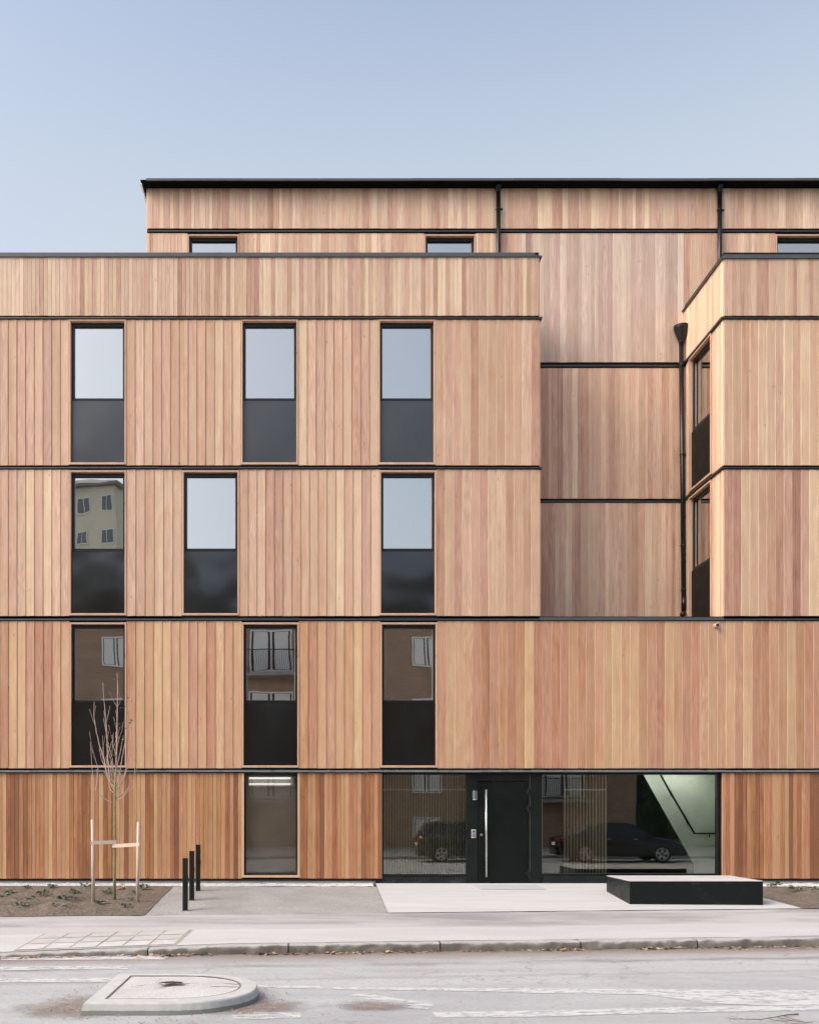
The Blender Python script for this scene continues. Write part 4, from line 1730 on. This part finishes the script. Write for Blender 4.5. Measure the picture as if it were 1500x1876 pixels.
for k, cp in enumerate(([(-.5, -.02), (-.36, .10), (-.24, .14)], [(.02, .13), (.12, .02), (.26, -.02), (.45, .0), (.62, -.03)], [(.0, .16), (.2, .2), (.4, .18), (.6, .12)], [(-.28, .14), (-.3, .3), (-.26, .45)])):
    m = MB()
    for (xa, ya), (xb, yb) in zip(cp, cp[1:]):
        m.tube([(xa, ya, it + .004), ((xa + xb) / 2 + .015, (ya + yb) / 2 - .012, it + .006), (xb, yb, it + .004)], [.002, .0035, .002], 5)
    m.build('crack', M['crack'], isl)

# ------------------------------------------------------------------ leaf litter and loose stones (uncountable)
def litter(name, mat, n_, fn, smin, smax, seed, label=None):
    r_ = random.Random(seed)
    m = MB()
    for k in range(n_):
        x, y, z = fn(r_)
        s_ = r_.uniform(smin, smax)
        a = r_.uniform(0, 6.3)
        d1 = Vector((math.cos(a), math.sin(a), r_.uniform(-.1, .5)))
        d2 = Vector((-math.sin(a), math.cos(a), r_.uniform(-.1, .4)))
        p = Vector((x, y, z + .006))
        m.cur = (r_.random(), 0, 0, 1)
        b = s_ * r_.uniform(.3, .6)
        m.quad(p, p + d1 * s_ * .5 + d2 * b, p + d1 * s_, p + d1 * s_ * .5 - d2 * b)
    return tag(m.build(name, mat), kind='stuff')
def near_kerb(r_):
    x = r_.uniform(-5, 9)
    c_ = noise.noise(Vector((x * 1.3, 0, 5)))
    while c_ < r_.uniform(-.5, .5):
        x = r_.uniform(-5, 9)
        c_ = noise.noise(Vector((x * 1.3, 0, 5)))
    return x, -(t_kerb(x) + .015 + abs(r_.gauss(0, .06))), ROAD_Z
litter('leaf_litter', M['dry_leaf'], 900, near_kerb, .02, .075, 3)
def by_island(r_):
    a = r_.uniform(0, 6.28)
    q = r_.uniform(1.05, 1.5)
    return isl.location.x - .1 + hx * q * math.cos(a) * 1.05, isl.location.y - .08 + hy_ * q * math.sin(a), ROAD_Z + .008
litter('litter', M['dry_leaf'], 420, by_island, .008, .03, 4)
def by_wall(r_):
    return r_.uniform(-6, 1.1), -r_.uniform(.03, .33), gz(0, .2)
litter('leaf_litter', M['dry_leaf'], 70, by_wall, .02, .07, 9)
def on_soil(r_):
    x = r_.uniform(-7, -2.9)
    t_ = r_.uniform(.4, 3.5)
    return x, -t_, gz(x, t_) + .025
litter('leaf_litter', M['dry_leaf'], 130, on_soil, .015, .045, 11)
def on_road(r_):
    x = r_.uniform(-5, 8)
    t_ = t_kerb(x) + r_.uniform(.1, 4)
    return x, -t_, ROAD_Z
litter('litter', M['dry_leaf'], 160, on_road, .008, .03, 12)
# loose pebbles of the strip
def stones(name, x0, x1, n_, seed):
    r_ = random.Random(seed)
    m = MB()
    for k in range(n_):
        x, t_ = r_.uniform(x0, x1), r_.uniform(.02, .38)
        s_ = r_.uniform(.008, .02)
        z = gz(x, t_) + .008
        q = [Vector((r_.uniform(.7, 1.2) * s_ * a, r_.uniform(.7, 1.2) * s_ * b, s_ * c_)) for a, b, c_ in ((1, 0, 0), (0, 1, 0), (-1, 0, 0), (0, -1, 0), (0, 0, .8))]
        i = m.add([Vector((x, -t_, z)) + p for p in q])
        for j in range(4): m.f.append((i + j, i + (j + 1) % 4, i + 4))
    return tag(m.build(name, M['pebble']), kind='stuff')
stones('pebbles', -6.8, 1.15, 2600, 5)
stones('pebbles', 8.2, 11, 700, 6)

# fallen twig
rt = random.Random(5)
d = F * (ZC - ROAD_Z) / (1866 - YH)
o0 = ((1420 - XV) * d / F, d - D, ROAD_Z + .012)
tw = MB()
def twg(p, a, L_, r0, dep):
    pts = [Vector(p)]
    for k in range(6):
        a += rt.uniform(-.3, .3)
        pts.append(pts[-1] + Vector((math.cos(a), math.sin(a) * 1.0, rt.uniform(-.02, .06))) * L_ / 6)
        pts[-1].z = max(pts[-1].z, ROAD_Z + .006)
    tw.tube(pts, [r0 * (1 - .12 * k) for k in range(7)], 6)
    if dep:
        for k in (2, 3, 4, 5):
            twg(pts[k], a + rt.choice((-.7, .7)), L_ * .45, r0 * .6, dep - 1)
twg((o0[0] + .28, o0[1] + .12, o0[2]), math.pi + .35, .75, .007, 2)
tag(tw.build('fallen_twig', M['brown_twig'], smooth=True), 'dry fallen twig lying on the road paint at the lower right', 'twig')

# ------------------------------------------------------------------ across the street, seen mirrored in the glazing
BY = -26.6
K = thing('brick_building', 'brown brick apartment house across the street with white framed windows', 'building', (0, BY, 0))
kx = lambda q: (q - XV) * (D - BY) / F
kz = lambda q: ZC + (YH - q) * (D - BY) / F
m = MB()
m.box(-34, kx(1168), -11, 0, -.4, 12.3)
m.build('wall', M['brick'], K)
m = MB()
m.box(-34.3, kx(1168) + .3, -11.3, .3, 12.3, 12.55)
m.build('roof', M['roof'], K)
kw = None
def kwin(x, z, wd, ht):
    global kw
    f = MB()
    f.box(-wd / 2, wd / 2, 0, .05, 0, .08)
    f.box(-wd / 2, wd / 2, 0, .05, ht - .08, ht)
    f.box(-wd / 2, -wd / 2 + .08, 0, .05, .08, ht - .08)
    f.box(wd / 2 - .08, wd / 2, 0, .05, .08, ht - .08)
    f.box(-.05, .05, 0, .05, .08, ht - .08)
    o = f.build('window', M['white'], K, loc=(x, .02, z))
    f = MB()
    f.box(-wd / 2 + .08, wd / 2 - .08, .0, .02, .08, ht - .08)
    f.build('pane', M['car_glass'], o)
    f = MB()
    for a in (-1, 1):
        f.box(a * wd * .25 - wd * .17, a * wd * .25 + wd * .17, .021, .028, .1, ht - .1)
    f.build('curtain', M['white'], o)
for col in (-17.5, -9.7, 5.55, -25):
    for zz in (2.3, 5.45, 8.55):
        kwin(col, zz, 1.45, 1.5)
    kwin(col, .15, 1.4, 1.0)
for col in (-2.1, 12.3):
    for zz in (2.1, 5.2, 8.3):
        kwin(col, zz, 2.1, 2.1)
        f = MB()
        f.box(col - 1.25, col + 1.25, 0.01, .9, zz - .25, zz - .1)
        bal = f.build('balcony', M['concrete'], K)
        f = MB()
        for q in range(26):
            xx = col - 1.22 + q * .0976
            f.box(xx, xx + .02, .86, .88, zz - .1, zz + .9)
        f.box(col - 1.25, col + 1.25, .85, .89, zz + .9, zz + .94)
        f.build('railing', M['black'], bal)
K2 = thing('cream_building', 'tall cream rendered block with a grey pitched roof, beyond the brick house', 'building', (-26.3, -66, 0), rz=R(16))
m = MB()
m.box(-12, 9, -11, 0, -.4, 30.4)
m.build('wall', M['cream'], K2)
m = MB()
m.box(-12.5, 9.5, -11.5, .5, 30.4, 30.65)
m.hexa([(-12.5, -11.5, 30.65), (9.5, -11.5, 30.65), (9.5, .5, 30.65), (-12.5, .5, 30.65), (-7, -6, 33.2), (4, -6, 33.2), (4, -5, 33.2), (-7, -5, 33.2)])
m.build('roof', M['roof'], K2)
for ix in range(9):
    for iz in range(3, 10):
        f = MB()
        x_, z_ = -10.6 + ix * 2.35, 2.0 + iz * 2.9
        f.box(x_ - .56, x_ + .56, .0, .05, z_, z_ + 1.3)
        o = f.build('window', M['white'], K2)
        f = MB()
        f.box(x_ - .48, x_ - .03, .051, .06, z_ + .08, z_ + 1.22)
        f.box(x_ + .03, x_ + .48, .051, .06, z_ + .08, z_ + 1.22)
        f.build('pane', M['far_pane'], o)

# dark trees of the park beyond the brick house
def park_tree(x, y, h, seed, label):
    r_ = random.Random(seed)
    o = thing('park_tree', label, 'tree', (x, y, -.3), 'trees of the park')
    m = MB()
    m.tube([(0, 0, 0), (.1, 0, h * .3), (0, .1, h * .6), (.1, 0, h * .85)], [.22, .17, .11, .03], 8)
    for k in range(7):
        a = r_.uniform(0, 6.3)
        z0 = h * r_.uniform(.25, .6)
        m.tube([(0, 0, z0), (math.cos(a) * h * .14, math.sin(a) * h * .14, z0 + h * .12), (math.cos(a) * h * .25, math.sin(a) * h * .25, z0 + h * .25)], [.08, .05, .02], 6)
    m.build('trunk', M['brown_twig'], o, smooth=True)
    m = MB()
    for k in range(1500):
        a, u = r_.uniform(0, 6.3), r_.uniform(-1, 1)
        q = h * .32 * r_.uniform(.3, 1) ** .5
        c_ = Vector((q * math.cos(a) * math.sqrt(1 - u * u), q * math.sin(a) * math.sqrt(1 - u * u), h * .6 + q * u * 1.15))
        if noise.noise(c_ * .7 + Vector((seed, 0, 0))) < -.15: continue
        s_ = r_.uniform(.12, .26)
        d1 = Vector((r_.uniform(-1, 1), r_.uniform(-1, 1), r_.uniform(-1, 1))).normalized()
        d2 = d1.cross(Vector((.3, .7, .2))).normalized()
        m.cur = (r_.random(), 0, 0, 1)
        m.quad(c_ - d1 * s_, c_ + d2 * s_ * .7, c_ + d1 * s_, c_ - d2 * s_ * .7)
    m.build('crown', M['hedge'], o)
for k, (x, y, h, lab) in enumerate(((20, -33, 8, 'dark park tree standing nearest the brick house'), (25, -37, 10, 'tallest dark tree of the park'), (29.5, -32, 7, 'round dark park tree farthest from the brick house'))):
    park_tree(x, y, h, 40 + k, lab)


t = thing('hedge', 'tall dark hedge closing the park behind the trees', 'hedge', (34, -40, 0))
m = MB()
r_ = random.Random(8)
for k in range(5200):
    c_ = Vector((r_.uniform(-18, 18), r_.uniform(-1.6, 1.6), 5.2 * r_.random() ** .8))
    s_ = r_.uniform(.18, .4)
    d1 = Vector((r_.uniform(-1, 1), r_.uniform(-1, 1), r_.uniform(-1, 1))).normalized()
    d2 = d1.cross(Vector((.3, .7, .2))).normalized()
    m.cur = (r_.random(), 0, 0, 1)
    m.quad(c_ - d1 * s_, c_ + d2 * s_ * .7, c_ + d1 * s_, c_ - d2 * s_ * .7)
m.cur = (.1, 0, 0, 1)
m.box(-18, 18, -.6, .6, -.6, 3.9)
m.build('foliage', M['hedge'], t)

# parked cars (side view to the facade)
def car(label, x, y, L_, H_, paint, kind, name='parked_car', rev=False):
    o = thing(name, label, 'car', (x, y, ROAD_Z), 'cars parked across the street', math.pi if rev else 0)
    W2 = .9
    if kind == 'sedan':
        deck = [(-.5, .55, .78), (-.47, .5, .95), (-.40, .5, 1.0), (-.32, .5, 1.02), (-.18, .5, 1.03), (.0, .5, 1.0), (.18, .5, .98), (.24, .5, .95), (.34, .5, .88), (.44, .5, .76), (.49, .5, .62), (.5, .5, .5)]
        roofp = [(-.38, 1.01), (-.24, 1.33), (-.14, 1.44), (.0, 1.47), (.09, 1.41), (.235, .965)]
    else:
        deck = [(-.5, .5, .8), (-.49, .5, 1.0), (-.40, .5, 1.04), (-.2, .5, 1.04), (.0, .5, 1.02), (.16, .5, 1.0), (.26, .5, .96), (.38, .5, .88), (.46, .5, .76), (.5, .5, .55)]
        roofp = [(-.48, 1.02), (-.42, 1.42), (-.30, 1.52), (.0, 1.52), (.08, 1.46), (.25, .985)]
    m = MB()
    def sec(f_, top):
        nose = 1 - .16 * max(0, abs(f_) - .36) / .14
        w_ = W2 * nose
        return [(-w_ * .93, .24), (-w_, .42), (-w_, .68), (-w_ * .94, top - .03), (-w_ * .8, top), (0, top + .03), (w_ * .8, top), (w_ * .94, top - .03), (w_, .68), (w_, .42), (w_ * .93, .24)]
    rows = []
    for f_, _, top in deck:
        tp_ = max(top, .5)
        rows.append(m.add([(f_ * L_, yy, zz if zz <= tp_ else tp_) for yy, zz in sec(f_, tp_)]))
    n_ = 11
    for a, b in zip(rows, rows[1:]):
        for k in range(n_ - 1): m.f.append((a + k, b + k, b + k + 1, a + k + 1))
    m.f.append(tuple(rows[0] + k for k in range(n_)))
    m.f.append(tuple(rows[-1] + k for k in reversed(range(n_))))
    body = m.build('body', paint, o, smooth=True)
    # greenhouse: roof shell in paint, glazing slightly proud
    m = MB()
    gw_ = lambda z: .80 - .22 * (z - 1.0) / .5
    i = [m.add([(f_ * L_, -gw_(z), z), (f_ * L_, gw_(z), z)]) for f_, z in roofp]
    for a, b in zip(i, i[1:]): m.f.append((a, b, b + 1, a + 1))
    for s_ in (0, 1): m.f.append(tuple(q + s_ for q in (i if s_ else reversed(i))))
    m.build('roof', paint, o, smooth=False)
    def side(poly, y_, nm, mt):
        k = MB()
        for s_ in (-1, 1):
            k.prism([(f_ * L_, z) for f_, z in poly], s_ * (gw_(1.2) + .05), s_ * (gw_(1.2) + .062))
        return k.build(nm, mt, o)
    rp = roofp
    w1 = [(rp[0][0] + .07, 1.05), (rp[1][0] + .02, rp[1][1] - .05), (rp[2][0] + .01, rp[2][1] - .09), (-.03, rp[2][1] - .08), (-.03, 1.05)]
    w2 = [(-.01, 1.05), (-.01, rp[3][1] - .1), (rp[4][0] - .01, rp[4][1] - .08), (rp[5][0] - .045, 1.03)]
    k = MB()
    for pl in (w1, w2):
        for s_ in (-1, 1):
            pts = [(f_ * L_, s_ * (gw_(z) + .006), z) for f_, z in pl]
            q = k.add(pts)
            k.f.append(tuple(q + j for j in range(len(pts))))
    k.build('side_window', M['car_glass'], o)
    for a, b in ((0, 1), (4, 5)):
        k = MB()
        (f0, z0), (f1, z1) = rp[a], rp[b]
        e = .008 if b == 5 else -.008
        k.quad((f0 * L_ + e, -gw_(z0) + .06, z0 + .01), (f1 * L_ + e, -gw_(z1) + .06, z1 + .0), (f1 * L_ + e, gw_(z1) - .06, z1 + .0), (f0 * L_ + e, gw_(z0) - .06, z0 + .01))
        k.build('windscreen', M['car_glass'], o)
    for f_ in (-.3, .295):
        for s_ in (-1, 1):
            k = MB()
            k.tube([(f_ * L_, s_ * .70, .32), (f_ * L_, s_ * .915, .32)], .32, 24)
            wl = k.build('wheel', M['tyre'], o)
            k = MB()
            for q in range(5):
                a = q * 2 * math.pi / 5 + .3
                c1, s1 = math.cos(a), math.sin(a)
                k.hexa([(f_ * L_ + c1 * .03 - s1 * .05, s_ * .916, .32 + s1 * .03 + c1 * .05), (f_ * L_ + c1 * .21 - s1 * .035, s_ * .916, .32 + s1 * .21 + c1 * .035), (f_ * L_ + c1 * .21 + s1 * .035, s_ * .916, .32 + s1 * .21 - c1 * .035), (f_ * L_ + c1 * .03 + s1 * .05, s_ * .916, .32 + s1 * .03 - c1 * .05)] +
                       [(f_ * L_ + c1 * .03 - s1 * .05, s_ * .93, .32 + s1 * .03 + c1 * .05), (f_ * L_ + c1 * .21 - s1 * .035, s_ * .93, .32 + s1 * .21 + c1 * .035), (f_ * L_ + c1 * .21 + s1 * .035, s_ * .93, .32 + s1 * .21 - c1 * .035), (f_ * L_ + c1 * .03 + s1 * .05, s_ * .93, .32 + s1 * .03 - c1 * .05)])
            pts = [(f_ * L_ + .215 * math.cos(q * .2618), s_ * .92, .32 + .215 * math.sin(q * .2618)) for q in range(25)]
            k.tube(pts, .022, 6, cap=False)
            k.build('rim', M['rim'], wl)
    for s_ in (-1, 1):
        k = MB()
        k.box(-.503 * L_, -.455 * L_, s_ * .62 - .17, s_ * .62 + .2 * 1, .76, .90)
        k.build('tail_lamp', M['red_lamp'], o)
        k = MB()
        k.box(.455 * L_, .487 * L_, s_ * .58 - .17, s_ * .58 + .17, .60, .72)
        k.build('headlight', M['clear_lamp'], o)
        k = MB()
        k.box(.19 * L_, .215 * L_, s_ * .95 - .09, s_ * .95 + .07, 1.0, 1.12)
        k.build('mirror', paint, o)
    k = MB()
    k.box(-.505 * L_, -.5 * L_, -.26, .26, .62, .74)
    k.build('number_plate', M['white'], o)
    k = MB()
    for s_ in (-1, 1):
        for f_ in (-.12, .09):
            k.box(f_ * L_ - .07, f_ * L_ + .07, s_ * .9 - .02, s_ * .9 + .02, .86, .885)
    k.build('door_handle', M['rim'], o)
    return o


car('black saloon car parked opposite the entrance, mirrored in the right lobby pane', 11.45, -16.0, 4.75, 1.47, M['car_black'], 'sedan')
car('dark green hatchback parked behind the black saloon', 5.95, -16.0, 4.15, 1.52, M['car_grey'], 'hatch')
car('silver hatchback at the end of the row of parked cars', 1.55 - 14.0, -16.0, 4.1, 1.5, M['car_silver'], 'hatch')
